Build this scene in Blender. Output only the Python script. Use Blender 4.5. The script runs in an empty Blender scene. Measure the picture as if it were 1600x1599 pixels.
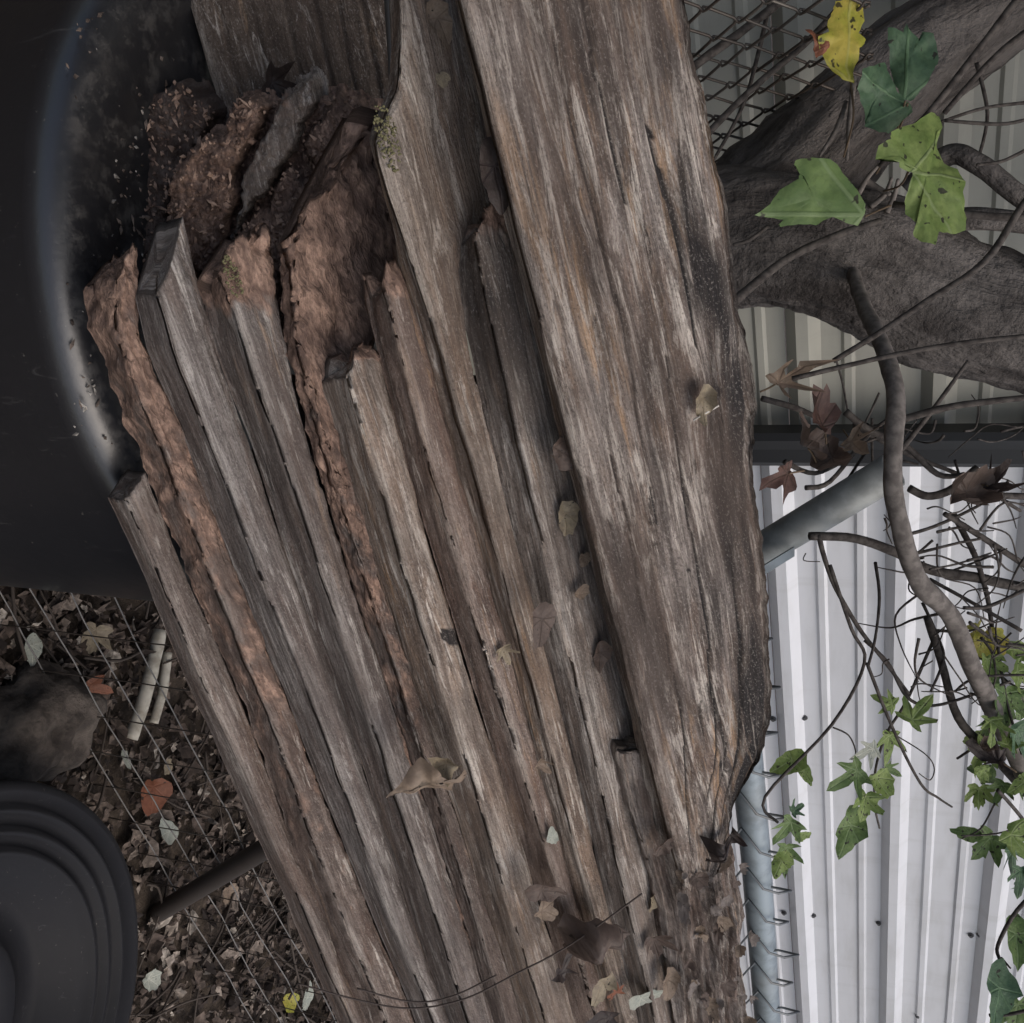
import bpy, bmesh, math, random
import numpy as np
from mathutils import Vector, Matrix, noise
random.seed(7)
V = Vector
SC = bpy.context.scene
COL = SC.collection
# ------------------------------------------------------------------ camera
# the phone was held sideways: the world's up runs to the right of the picture
def _n(a): return a / np.linalg.norm(a)
_Y = _n(np.array([.188, .816, .546])); _Z = np.array([.934, .022, -.356])
_Z = _n(_Z - _Y * _Z.dot(_Y)); _X = np.cross(_Y, _Z)
RW = V((_X[0], _Y[0], _Z[0])); DW = V((_X[1], _Y[1], _Z[1])); FW = V((_X[2], _Y[2], _Z[2]))
CAM = V((0, 0, 1.5)); F = 1600.0
cd = bpy.data.cameras.new('camera'); cam = bpy.data.objects.new('camera', cd); COL.objects.link(cam)
cd.sensor_width = 36; cd.sensor_fit = 'HORIZONTAL'; cd.lens = 36; cd.clip_start = .02; cd.clip_end = 300
cam.matrix_world = Matrix.Translation(CAM) @ Matrix(((RW.x, -DW.x, -FW.x), (RW.y, -DW.y, -FW.y), (RW.z, -DW.z, -FW.z))).to_4x4()
SC.camera = cam
# ------------------------------------------------------------------ light
SUN_EL, SUN_AZ = 57, 24            # degrees; azimuth from +X towards +Y
wd = bpy.data.worlds.new('World'); SC.world = wd; wd.use_nodes = True
nt = wd.node_tree; bg = nt.nodes['Background']
sky = nt.nodes.new('ShaderNodeTexSky'); sky.sky_type = 'NISHITA'; sky.sun_disc = False
sky.sun_elevation = math.radians(SUN_EL); sky.sun_rotation = math.radians(90 - SUN_AZ)
sky.dust_density = 4.0; sky.air_density = 1.0; sky.ozone_density = 1.0
nt.links.new(sky.outputs[0], bg.inputs[0]); bg.inputs[1].default_value = .10
sl = bpy.data.lights.new('sun', 'SUN'); sun = bpy.data.objects.new('sun', sl); COL.objects.link(sun)
sl.energy = 1.0; sl.angle = math.radians(60); sl.color = (1, .975, .945)
sd = V((math.cos(math.radians(SUN_AZ)) * math.cos(math.radians(SUN_EL)), math.sin(math.radians(SUN_AZ)) * math.cos(math.radians(SUN_EL)), math.sin(math.radians(SUN_EL))))
sun.rotation_euler = sd.to_track_quat('Z', 'Y').to_euler(); sun.location = (2, 3, 8)
vs = SC.view_settings; vs.view_transform = 'Standard'; vs.look = 'None'; vs.exposure = 0.56; vs.gamma = 1; vs.use_curve_mapping = False

# ------------------------------------------------------------------ placing helpers
def ray(px, py): return RW * ((px - 800) / F) + DW * ((py - 799.5) / F) + FW
def at(px, py, d): return CAM + ray(px, py) * d
def hit(px, py, p, n):
    r = ray(px, py); return CAM + r * ((p - CAM).dot(n) / r.dot(n))
def onX(px, py, x): return hit(px, py, V((x, 0, 0)), V((1, 0, 0)))
def onZ(px, py, z=0.0): return hit(px, py, V((0, 0, z)), V((0, 0, 1)))
def fb(p, o=4, s=1.0): return noise.fractal(V(p) * s, .9, 2.0, o)
def lerp(a, b, t): return a + (b - a) * t
def interp(pts, y):
    pts = sorted(pts)
    if y <= pts[0][0]: i = 0
    elif y >= pts[-1][0]: i = len(pts) - 2
    else:
        i = max(k for k in range(len(pts) - 1) if pts[k][0] <= y)
    (y0, x0), (y1, x1) = pts[i], pts[i + 1]
    return x0 + (x1 - x0) * (y - y0) / (y1 - y0)
def fit(pts):
    a = np.array(pts, float); k = np.polyfit(a[:, 0], a[:, 1], 1)
    return lambda y: float(k[0] * y + k[1])
# ------------------------------------------------------------------ object helpers
def link(o, parent=None):
    COL.objects.link(o)
    if parent is not None: o.parent = parent
    return o
def tag(o, label=None, cat=None, group=None, kind=None):
    for k, v in (('label', label), ('category', cat), ('group', group), ('kind', kind)):
        if v: o[k] = v
    return o
def meshobj(name, vs_, fs, mat, parent=None, smooth=True, attrs=None):
    me = bpy.data.meshes.new(name)
    if parent is not None:
        off = parent['_o'] if '_o' in parent else (0, 0, 0)
        off = V(off); vs_ = [V(v) - off for v in vs_]
    me.from_pydata([tuple(v) for v in vs_], [], fs); me.materials.append(mat)
    if smooth: me.polygons.foreach_set('use_smooth', [True] * len(me.polygons))
    for k, (typ, dat) in (attrs or {}).items():
        a = me.attributes.new(k, typ, 'POINT')
        a.data.foreach_set('vector' if typ == 'FLOAT_VECTOR' else 'value', np.array(dat, dtype=np.float32).ravel())
    me.update()
    return link(bpy.data.objects.new(name, me), parent)
def empty(name, loc, label, cat, group=None):
    o = bpy.data.objects.new(name, None); o.empty_display_size = .05; COL.objects.link(o); o.location = loc
    o['_o'] = tuple(loc)
    return tag(o, label, cat, group)
def tube_geo(pts, rads, n=8, cap=True, vs_=None, fs=None, wob=0):
    vs_ = [] if vs_ is None else vs_; fs = [] if fs is None else fs
    pts = [V(p) for p in pts]; b = len(vs_)
    if not isinstance(rads, (list, tuple)): rads = [rads] * len(pts)
    t0 = (pts[1] - pts[0]).normalized()
    u = t0.orthogonal().normalized()
    for i, p in enumerate(pts):
        t = (pts[min(i + 1, len(pts) - 1)] - pts[max(i - 1, 0)]).normalized()
        u = (u - t * u.dot(t)).normalized(); w = t.cross(u)
        for k in range(n):
            a = 2 * math.pi * k / n
            r = rads[i]
            if wob: r *= 1 + wob * fb((p.x * 30 + math.cos(a) * 1.2, p.y * 30 + math.sin(a) * 1.2, p.z * 30), 3)
            vs_.append(p + (u * math.cos(a) + w * math.sin(a)) * r)
    for i in range(len(pts) - 1):
        for k in range(n):
            a = b + i * n + k; c = b + i * n + (k + 1) % n
            fs.append((a, c, c + n, a + n))
    if cap:
        fs.append(tuple(b + k for k in range(n))[::-1]); fs.append(tuple(b + (len(pts) - 1) * n + k for k in range(n)))
    return vs_, fs
def smooth_path(pts, sub=5):
    pts = [V(p) for p in pts]; out = []
    for i in range(len(pts) - 1):
        p0 = pts[max(i - 1, 0)]; p1 = pts[i]; p2 = pts[i + 1]; p3 = pts[min(i + 2, len(pts) - 1)]
        for k in range(sub):
            t = k / sub
            out.append(.5 * ((2 * p1) + (p2 - p0) * t + (2 * p0 - 5 * p1 + 4 * p2 - p3) * t * t + (3 * p1 - p0 - 3 * p2 + p3) * t ** 3))
    out.append(pts[-1]); return out
def taper(r0, r1, n): return [lerp(r0, r1, i / (n - 1)) for i in range(n)]
# ------------------------------------------------------------------ materials
class NT:
    def __init__(s, name):
        s.m = bpy.data.materials.new(name); s.m.use_nodes = True
        s.t = s.m.node_tree; s.b = s.t.nodes['Principled BSDF']; s.out = s.t.nodes['Material Output']
    def n(s, typ, **kw):
        o = s.t.nodes.new(typ)
        for k, v in kw.items(): setattr(o, k, v)
        return o
    def set(s, sock, v):
        if isinstance(v, bpy.types.NodeSocket): s.t.links.new(v, sock)
        elif isinstance(v, (tuple, list)) and sock.type == 'RGBA' and len(v) == 3: sock.default_value = (*v, 1)
        else: sock.default_value = v
    def attr(s, name, out='Vector'): return s.n('ShaderNodeAttribute', attribute_name=name).outputs[out]
    def coord(s, k='Object'): return s.n('ShaderNodeTexCoord').outputs[k]
    def map(s, v, sc, loc=(0, 0, 0)):
        o = s.n('ShaderNodeMapping'); s.set(o.inputs[0], v); o.inputs['Scale'].default_value = sc; o.inputs['Location'].default_value = loc; return o.outputs[0]
    def noise(s, v, scale=1, detail=4, rough=.55, dist=0):
        o = s.n('ShaderNodeTexNoise'); s.set(o.inputs['Vector'], v); o.inputs['Scale'].default_value = scale
        o.inputs['Detail'].default_value = detail; o.inputs['Roughness'].default_value = rough; o.inputs['Distortion'].default_value = dist; return o.outputs[0]
    def vor(s, v, scale=1, feat='F1', out=0):
        o = s.n('ShaderNodeTexVoronoi', feature=feat); s.set(o.inputs['Vector'], v); o.inputs['Scale'].default_value = scale; return o.outputs[out]
    def rng(s, v, a, b, c=0., d=1.):
        o = s.n('ShaderNodeMapRange', interpolation_type='SMOOTHSTEP'); s.set(o.inputs[0], v)
        for i, x in enumerate((a, b, c, d)): s.set(o.inputs[i + 1], x)
        return o.outputs[0]
    def math(s, op, a, b=0.):
        o = s.n('ShaderNodeMath', operation=op); s.set(o.inputs[0], a); s.set(o.inputs[1], b); return o.outputs[0]
    def mix(s, f, a, b, bt='MIX'):
        o = s.n('ShaderNodeMix', data_type='RGBA', blend_type=bt); s.set(o.inputs[0], f); s.set(o.inputs[6], a); s.set(o.inputs[7], b); return o.outputs[2]
    def bump(s, h, st=.5, dist=.002, nrm=None):
        o = s.n('ShaderNodeBump'); s.set(o.inputs['Height'], h); o.inputs['Strength'].default_value = st; o.inputs['Distance'].default_value = dist
        if nrm is not None: s.set(o.inputs['Normal'], nrm)
        return o.outputs[0]
    def fin(s, col, rough=.9, nrm=None, metal=0, spec=.25):
        s.set(s.b.inputs['Base Color'], col); s.set(s.b.inputs['Roughness'], rough); s.set(s.b.inputs['Metallic'], metal)
        s.b.inputs['Specular IOR Level'].default_value = spec
        if nrm is not None: s.set(s.b.inputs['Normal'], nrm)
        return s.m
def wood(name, grey=(.325, .283, .257), dark=(.075, .06, .053), brown=(.205, .15, .125), tan=(.50, .34, .225), pale=(.62, .56, .50),
         tan_amt=.5, pale_amt=.5, black_amt=.3, brown_amt=.5,
         rot=((.185, .122, .096), (.42, .28, .212), (.56, .41, .31))):
    m = NT(name); rot_ = rot; g = m.attr('gr'); rot = m.attr('rot', 'Fac'); blk = m.attr('blk', 'Fac')
    gv = g
    n_f = m.noise(m.map(gv, (15, 430, 430)), 1, 5, .65, .35)          # fine fibre
    n_m = m.noise(m.map(gv, (6.5, 82, 82), (3, 1, 2)), 1, 8, .7, .7)   # streaks
    n_b = m.noise(m.map(gv, (6, 34, 34), (7, 3, 5)), 1, 6, .66, .5)   # bands
    n_t = m.noise(m.map(gv, (5, 46, 46), (17, 13, 5)), 1, 7, .7, .7)
    n_k = m.noise(m.map(gv, (6, 46, 46), (27, 31, 4)), 1, 7, .72, .7)
    n_p = m.noise(m.map(gv, (9, 84, 84), (2, 41, 8)), 1, 8, .74, .6)
    n_g = m.noise(m.map(gv, (330, 480, 480)), 1, 4, .7)         # pits / grit
    c = m.mix(m.rng(n_b, .38 + .12 * (.5 - brown_amt), .62 + .12 * (.5 - brown_amt)), brown, grey)
    c = m.mix(m.rng(n_m, .40, .58), m.mix(.66, c, dark), c)
    tw = m.rng(m.noise(m.map(gv, (2.6, 10, 10), (1, 19, 2)), 1, 3, .6, .4), .44, .6)
    c = m.mix(m.math('MULTIPLY', m.math('MULTIPLY', m.rng(n_t, .58 - .14 * tan_amt, .70 - .1 * tan_amt), .85), tw), c, m.mix(m.rng(n_m, .35, .65), tuple(x * .55 for x in tan), tan))
    c = m.mix(m.math('MULTIPLY', m.rng(n_p, .585 - .12 * pale_amt, .66 - .1 * pale_amt), .85), c, pale)
    c = m.mix(m.math('MULTIPLY', m.rng(n_k, .64 - .18 * black_amt, .70 - .14 * black_amt), .85), c, tuple(x * .45 for x in dark))
    n_i = m.noise(m.map(gv, (46, 85, 85), (4, 4, 14)), 1, 7, .75, .4)
    c = m.mix(m.math('MULTIPLY', m.rng(n_i, .52, .64), .6), c, m.mix(.7, c, dark))
    c = m.mix(m.math('MULTIPLY', m.rng(n_i, .45, .36), .4), c, m.mix(.5, c, pale))
    wear = m.math('MULTIPLY', m.math('MAXIMUM', m.math('MULTIPLY', blk, -1.0), 0.0), m.rng(n_b, .3, .6))
    c = m.mix(m.math('MULTIPLY', wear, .7), c, m.mix(m.rng(n_m, .35, .6), grey, pale))
    c = m.mix(m.math('MULTIPLY', m.math('MAXIMUM', blk, 0.0), m.rng(n_k, .33, .47)), c, (.024, .022, .022))
    c = m.mix(m.rng(n_f, .38, .58), m.mix(.5, c, dark), c)
    c = m.mix(m.math('MULTIPLY', m.rng(n_g, .54, .68), .5), c, m.mix(.55, c, (.62, .57, .52)))
    c = m.mix(m.math('MULTIPLY', m.rng(n_g, .46, .34), .55), c, tuple(x * .6 for x in dark))
    n_w = m.noise(m.map(gv, (3.2, 11, 11), (9, 1, 4)), 1, 4, .6, .5)
    c = m.mix(m.rng(n_w, .36, .62), m.mix(.5, c, m.mix(.35, dark, brown)), c)
    oi = m.n('ShaderNodeObjectInfo'); rv_ = oi.outputs['Random']
    hsv = m.n('ShaderNodeHueSaturation'); m.set(hsv.inputs['Color'], c); m.set(hsv.inputs['Value'], m.math('ADD', .86, m.math('MULTIPLY', rv_, .3))); m.set(hsv.inputs['Saturation'], m.math('ADD', .78, m.math('MULTIPLY', m.math('FRACT', m.math('MULTIPLY', rv_, 7.3)), .42)))
    c = hsv.outputs[0]
    # brown cubical rot
    r1 = m.noise(m.map(g, (80, 190, 190)), 1, 6, .7); r2 = m.noise(m.map(g, (26, 40, 40), (5, 5, 5)), 1, 4, .6)
    rc = m.mix(m.rng(r2, .35, .65), rot_[0], rot_[1])
    rc = m.mix(m.rng(r1, .42, .62), m.mix(.6, rc, (.07, .045, .037)), rc)
    rc = m.mix(m.math('MULTIPLY', m.rng(r1, .6, .75), .5), rc, rot_[2])
    wg = m.n('ShaderNodeVectorMath', operation='ADD'); m.set(wg.inputs[0], m.map(g, (55, 120, 120))); m.set(wg.inputs[1], m.n('ShaderNodeTexNoise').outputs[1])
    wn_ = wg.inputs[1].links[0].from_node; m.set(wn_.inputs['Vector'], m.map(g, (40, 60, 60))); wn_.inputs['Scale'].default_value = 1
    cr_ = m.rng(m.vor(wg.outputs[0], 1, 'DISTANCE_TO_EDGE'), .0, .12)
    cr_ = m.math('MAXIMUM', cr_, m.rng(m.noise(m.map(g, (30, 70, 70), (6, 2, 1)), 1, 5, .7), .40, .50))
    rc = m.mix(cr_, m.mix(.5, rc, (.03, .02, .016)), rc)
    fac = m.rng(m.math('ADD', rot, m.math('MULTIPLY', m.math('SUBTRACT', r2, .5), .9)), .38, .62)
    c = m.mix(fac, c, rc)
    h = m.math('ADD', m.math('MULTIPLY', n_f, .5), m.math('MULTIPLY', n_m, .9))
    h = m.math('ADD', h, m.math('ADD', m.math('MULTIPLY', n_g, .45), m.math('MULTIPLY', n_i, .8))); h = m.math('SUBTRACT', h, m.math('MULTIPLY', m.rng(n_k, .55, .7), .3))
    h2 = m.math('ADD', m.math('ADD', m.math('MULTIPLY', r1, 1.6), r2), m.math('MULTIPLY', cr_, .3))
    hh = m.n('ShaderNodeMix', data_type='FLOAT'); m.set(hh.inputs[0], fac); m.set(hh.inputs[2], h); m.set(hh.inputs[3], h2)
    return m.fin(c, .92, m.bump(hh.outputs[0], .9, .004), spec=.2)
W_GREY = wood('weathered_wood', tan_amt=.3, pale_amt=.4, black_amt=.05)
W_BROWN = wood('brown_wood', grey=(.26, .208, .18), brown=(.172, .116, .093), tan_amt=.35, pale_amt=.15, black_amt=.1, brown_amt=.7)
W_LIGHT = wood('pale_wood', grey=(.40, .35, .305), brown=(.27, .205, .163), tan_amt=.45, pale_amt=.5, black_amt=.15, brown_amt=.35)
W_SLAB = wood('slab_wood', grey=(.30, .262, .238), dark=(.052, .044, .04), brown=(.185, .138, .113), tan_amt=.6, pale_amt=.75, black_amt=.4, brown_amt=.55)
W_FLAKY = wood('flaky_grey_rot_wood', grey=(.34, .30, .275), tan_amt=.3, pale_amt=.4, black_amt=.5, rot=((.07, .058, .05), (.2, .172, .152), (.33, .29, .26)))
W_DUST = wood('dusty_rot', rot=((.06, .045, .038), (.15, .115, .098), (.27, .225, .2)))
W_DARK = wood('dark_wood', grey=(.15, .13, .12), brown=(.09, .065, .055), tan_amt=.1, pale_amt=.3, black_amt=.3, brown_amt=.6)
W_DECK = wood('fence_plank_wood', grey=(.165, .13, .105), brown=(.13, .098, .078), dark=(.055, .042, .035), tan_amt=.1, pale_amt=.05, black_amt=.05, brown_amt=.5)

# ------------------------------------------------------------------ ground
def ground_mat():
    m = NT('soil'); o = m.coord()
    n1 = m.noise(o, 9, 6, .65); n2 = m.noise(o, 60, 5, .65)
    c = m.mix(m.rng(n1, .4, .6), (.03, .023, .018), (.06, .046, .035)); c = m.mix(m.rng(n2, .5, .7), c, (.09, .07, .055))
    return m.fin(c, .95, m.bump(n2, .8, .01))
M_SOIL = ground_mat()
gv, gf = [], []
xs = [-60, -20, -6] + [lerp(-2.2, 1.2, i / 60) for i in range(61)] + [4, 20, 60]; ys = [-60, -15, -4] + [lerp(-1, 4.2, i / 90) for i in range(91)] + [8, 25, 60]
for y in ys:
    for x in xs: gv.append((x, y, -.012 + .016 * fb((x, y, 0), 4, 5)))
for j in range(len(ys) - 1):
    for i in range(len(xs) - 1):
        a = j * len(xs) + i; gf.append((a, a + 1, a + 1 + len(xs), a + len(xs)))
tag(meshobj('ground', gv, gf, M_SOIL), kind='structure')

# ------------------------------------------------------------------ metal-sided building behind the fence
XW = -1.7
def metal_mat(name, base, grime):
    m = NT(name); o = m.coord()
    n1 = m.noise(m.map(o, (1, 1.2, 6)), 3, 5, .6); n2 = m.noise(o, 140, 3, .6)
    c = m.mix(m.math('MULTIPLY', m.rng(n1, .42, .75), .45), base, grime)
    c = m.mix(m.math('MULTIPLY', m.rng(n2, .63, .75), .18), c, grime)
    n4 = m.noise(m.map(o, (1, 22, 1.6), (3, 3, 3)), 1, 5, .65)
    c = m.mix(m.math('MULTIPLY', m.rng(n4, .52, .78), .35), c, grime)
    return m.fin(c, .33, m.bump(m.noise(o, 5, 3), .3, .012), spec=.5)
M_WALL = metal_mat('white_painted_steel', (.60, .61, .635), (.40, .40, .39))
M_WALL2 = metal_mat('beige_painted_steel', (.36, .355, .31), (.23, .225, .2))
def siding(name, x, y0, y1, z0, n_major, pitch, mat, parent):
    prof = []
    for k in range(n_major):
        z = z0 + k * pitch
        prof += [(z - .030, 0), (z - .0105, .024), (z + .0105, .024), (z + .030, 0)]
        for q in (1 / 3, 2 / 3):
            zz = z + pitch * q
            prof += [(zz - .012, 0), (zz - .006, .0055), (zz + .006, .0055), (zz + .012, 0)]
    prof.append((z0 + n_major * pitch - .032, 0))
    vs_, fs = [], []
    nseg = 24
    for j in range(nseg + 1):
        y = lerp(y0, y1, j / nseg)
        for z, d in prof: vs_.append((x + d + .0025 * fb((y * .8, z * 2, 3), 2), y, z))
    # back sheet so the panel has thickness
    n = len(prof)
    for j in range(nseg):
        for i in range(n - 1):
            a = j * n + i; fs.append((a, a + n, a + n + 1, a + 1))
    o = meshobj(name, vs_, fs, mat, parent, smooth=False)
    md = o.modifiers.new('thickness', 'SOLIDIFY'); md.thickness = .0008; md.offset = -1
    return o
bld = empty('metal_sided_building', (XW, 2, 0), 'white metal sided wall with horizontal ribs beyond the fence', 'building')
PITCH = .2286
Y_CORNER = onX(1500, 705, XW).y
zr = onX(1408, 900, XW).z
for k in range(-2, 1):
    siding('siding_panel', XW - (.0012 if k % 2 else 0), Y_CORNER, 9.0, zr + (k * 4 - 1) * PITCH, 4, PITCH, M_WALL, bld)
M_SCREW = NT('dull_screw_metal').fin((.11, .11, .115), .5, metal=.6)
def screw(p):
    vs_, fs = tube_geo([p, p + V((.0022, 0, 0))], .0075, 10); tube_geo([p + V((.0022, 0, 0)), p + V((.007, 0, 0))], .0042, 6, True, vs_, fs)
    meshobj('screw', vs_, fs, M_SCREW, bld, smooth=False)
for px, py in ((1257, 1121), (1208, 1123), (1225, 1426), (1271, 1430), (1373, 1442), (1530, 1460), (1405, 1351), (1244, 1341), (1434, 1587), (1517, 1461)):
    screw(onX(px, py, XW + .001))
M_BLACK = NT('black_gutter_paint').fin((.022, .023, .025), .45, spec=.4)
def box_geo(c, ax, ay, az, vs_, fs, bev=0):
    b = len(vs_)
    for sx in (-1, 1):
        for sy in (-1, 1):
            for sz in (-1, 1): vs_.append(V(c) + V(ax) * sx + V(ay) * sy + V(az) * sz)
    for q in ((0, 1, 3, 2), (4, 6, 7, 5), (0, 4, 5, 1), (2, 3, 7, 6), (0, 2, 6, 4), (1, 5, 7, 3)): fs.append(tuple(b + i for i in q))
# corner trim / downspout
dv, df = [], []
yy0, yy1 = onX(1500, 674, XW + .05).y, onX(1500, 728, XW + .05).y
yc = (yy0 + yy1) / 2
prof = [(0, yy0), (.03, yy0), (.038, yy0 + .012), (.034, yc - .012), (.03, yc), (.034, yc + .012), (.038, yy1 - .012), (.03, yy1), (0, yy1)]
zs = [lerp(0, 3.0, i / 10) for i in range(11)]
for z in zs:
    for d, y in prof: dv.append((XW + .024 + d, y, z))
n = len(prof)
for j in range(10):
    for i in range(n): a = j * n + i; b2 = j * n + (i + 1) % n; df.append((a, b2, b2 + n, a + n))
df += [tuple(range(n)), tuple(range(10 * n, 11 * n))[::-1]]
meshobj('downspout', dv, df, M_BLACK, bld, smooth=False)
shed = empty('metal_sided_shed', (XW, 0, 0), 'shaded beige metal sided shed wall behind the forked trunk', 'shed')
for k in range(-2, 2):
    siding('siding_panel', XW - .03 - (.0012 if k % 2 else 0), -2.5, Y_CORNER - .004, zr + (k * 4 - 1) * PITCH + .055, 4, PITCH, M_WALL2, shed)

# overhanging roof added to the shed, unseen, to shade the upper wall
rv, rf = [], []
for j in range(2):
    for y in (-2.6, Y_CORNER - .1):
        for x, z in ((-4.5, 3.1), (XW + .5, 2.40)): rv.append((x, y, z - .05 * j))
rf = [(0, 2, 3, 1), (4, 5, 7, 6), (0, 1, 5, 4), (2, 6, 7, 3), (1, 3, 7, 5), (0, 4, 6, 2)]
meshobj('shade_roof', rv, rf, M_BLACK, shed, smooth=False)
# ------------------------------------------------------------------ boards
BD = (_n(np.array([.228, .887, .405])))
def c2w(c): return RW * float(c[0]) + DW * float(c[1]) + FW * float(c[2])
B = c2w(BD).normalized(); Ct = (-FW) - B * (-FW).dot(B); Ct.normalize()
Rt = RW - B * RW.dot(B); Rt = (Rt - Ct * Rt.dot(Ct)).normalized()
def frame(th):
    th = math.radians(th)
    return Rt * math.cos(th) - Ct * math.sin(th), Rt * math.sin(th) + Ct * math.cos(th)     # S, E
SEED = [0]
def board(name, rows, M3, R3, E, D, mat, label, group='weathered boards stacked against the fence', y_top=(None, None), rot_fn=None, blk_fn=None, jag=.012, res=.0035,
          rough=1.0, roll=0.0, tails=(0, 0), wave=0.0, dent=None, tip=0.0, end_rot=.5, edge=.0016, knots=(), cracks=(), foot=None, mnd=1.0, wear=.011):
    """loft between stations M3 (ridge) and R3 (tread edge); D = depth back along -E"""
    SEED[0] += 1; sd_ = SEED[0] * 3.17
    ln = [0.0]
    for i in range(1, len(M3)): ln.append(ln[-1] + (M3[i] - M3[i - 1]).length)
    Lt = ln[-1]
    nl = max(20, int(Lt / (res * 1.35)))
    w0 = max((R3[i] - M3[i]).length for i in range(len(M3)))
    nt_ = max(6, int(w0 / res)); nr = max(5, int(min(D, .05) / res)); nb = 4
    ring = []     # (kind, a): point = M + (R-M)*a + E*e
    for i in range(nb): ring.append((0.0, -D + (D - min(D, .05)) * i / nb))
    for i in range(nr): ring.append((0.0, -min(D, .05) * (1 - i / nr)))
    for i in range(nt_): ring.append((i / nt_, 0.0))
    for i in range(nb + 2): ring.append((1.0, -D * i / (nb + 2)))
    for i in range(3): ring.append((1 - i / 3, -D))
    n = len(ring); vs_, gr, ro, bk = [], [], [], []
    AX = (M3[-1] - M3[len(M3) // 2]).normalized(); SX = AX.cross(E).normalized()
    per = [0.0]
    for i in range(1, n): per.append(per[-1] + math.hypot((ring[i][0] - ring[i - 1][0]) * w0, ring[i][1] - ring[i - 1][1]))
    s_t, s_b = [], []
    for i in range(n):
        a, e = ring[i]
        s_t.append(tails[0] * a + tip * (2 * a - 1) ** 2 + jag * (fb((per[i] * 40, sd_, 0), 3) + .5 * fb((per[i] * 150, sd_, 4), 2)) - tip * .5 * e / .05)
        s_b.append(-tails[1] * a + jag * fb((per[i] * 40, sd_, 9), 4))
    ctr = [None, None]
    for j in range(nl + 1):
        for i in range(n):
            a, e = ring[i]
            tt = j / nl
            s = (s_t[i]) * (1 - tt) ** 6 + s_b[i] * tt ** 6 + tt * Lt
            k = 0
            while k < len(ln) - 2 and s > ln[k + 1]: k += 1
            t = (s - ln[k]) / (ln[k + 1] - ln[k])
            m_ = M3[k].lerp(M3[k + 1], t); r_ = R3[k].lerp(R3[k + 1], t)
            mr = r_ - m_; sdir = mr.normalized()
            p = m_ + mr * a + E * e
            if foot is not None and a == 0.0 and e < 0: p = m_ + (foot[k].lerp(foot[k + 1], t) - m_) * (-e / D) * 1.12
            v = per[i]
            # rounding of ridge / tread edge
            if e == 0.0:
                x = a * w0; rr = .008 + .005 * fb((s * 11, sd_, 2), 3)
                dd = 0
                if x < rr: dd = rr - math.sqrt(max(0, rr * rr - (rr - x) ** 2))
                if (1 - a) * w0 < rr: dd = rr * .6
                dd += roll * max(0, a - .6) ** 2 * w0 * 2.2
                p = p - E * dd * .8
                nrm = E
            elif a == 0.0:
                nrm = -sdir
                if -e < .006: p = p + sdir * (.006 + e) * .4
            elif a == 1.0: nrm = sdir
            else: nrm = -E
            p = p + mnd * sdir * (.0022 * noise.noise(V((s * 6.5, sd_, 21))) + .0009 * noise.noise(V((s * 24, sd_, 22)))) + E * (.002 * noise.noise(V((s * 5, sd_, 25))))
            q = V((s * 9, v * 70, sd_)); q2 = V((s * 28, v * 190, sd_ + 5))
            dsp = .0016 * noise.fractal(q, .8, 2, 3) + .0009 * noise.noise(q2) + .004 * wave * noise.noise(V((s * 6, v * 26, sd_ + 8)))
            rf = rot_fn(s / Lt, s, a, e) if rot_fn else 0.0
            rf = max(rf, max(0, 1 - s / .03) * end_rot)
            if rf > 0:
                nz = noise.fractal(V((s * 42, v * 48, sd_)), .7, 2, 4)
                dsp += rf * (.008 * nz - .004 * abs(noise.noise(V((s * 90, v * 90, sd_ + 3))))) - .003 * rf
            if a > .8: p = p + sdir * edge * ((a - .8) / .2) ** 2 * (noise.fractal(V((s * 9, sd_, 3)), .75, 2, 6) + .5 * max(0, noise.noise(V((s * 55, sd_, 13)))))
            if dent: dsp += dent(s, a, e)
            vs_.append(p + nrm * dsp * rough); pp_ = p + nrm * dsp * .3; gx, gy = s, pp_.dot(SX); kb_ = 0
            for (ks, ka, kr) in knots:
                ds, dv = s - ks, (a - ka) * w0
                f_ = math.exp(-((ds / (kr * 2.6)) ** 2 + (dv / (kr * 1.2)) ** 2)) if e == 0 else 0
                gy -= dv * f_ * .9; kb_ = max(kb_, 1.5 * math.exp(-((ds / (kr * .55)) ** 2 + (dv / (kr * .5)) ** 2) * 1.5) if e == 0 else 0)
            for (c0, c1, ca, cw) in cracks:
                if e == 0 and c0 < s < c1 and abs((a - ca) * w0 - .004 * noise.noise(V((s * 9, ca * 50, sd_)))) < cw * min(1, (s - c0) / .03, (c1 - s) / .03): kb_ = max(kb_, 1.3); vs_[-1] = vs_[-1] - nrm * .003
            gr.append((gx + sd_, gy + sd_ * .37, pp_.dot(E) + sd_ * .11)); ro.append(min(1, rf)); bv_ = blk_fn(s, a, e) if blk_fn else 0.0
            if kb_ > .15: bv_ = max(bv_, kb_)
            if bv_ <= 0:
                x_ = a * w0 if e == 0 else (-e if a == 0 else .1)
                bv_ = -math.exp(-(x_ / wear) ** 2) * (.5 + .9 * max(0, .4 + noise.noise(V((s * 6, sd_, 11)))))
            bk.append(bv_)
    fs = []
    for j in range(nl):
        for i in range(n):
            a = j * n + i; b = j * n + (i + 1) % n; fs.append((a, a + n, b + n, b))
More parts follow.
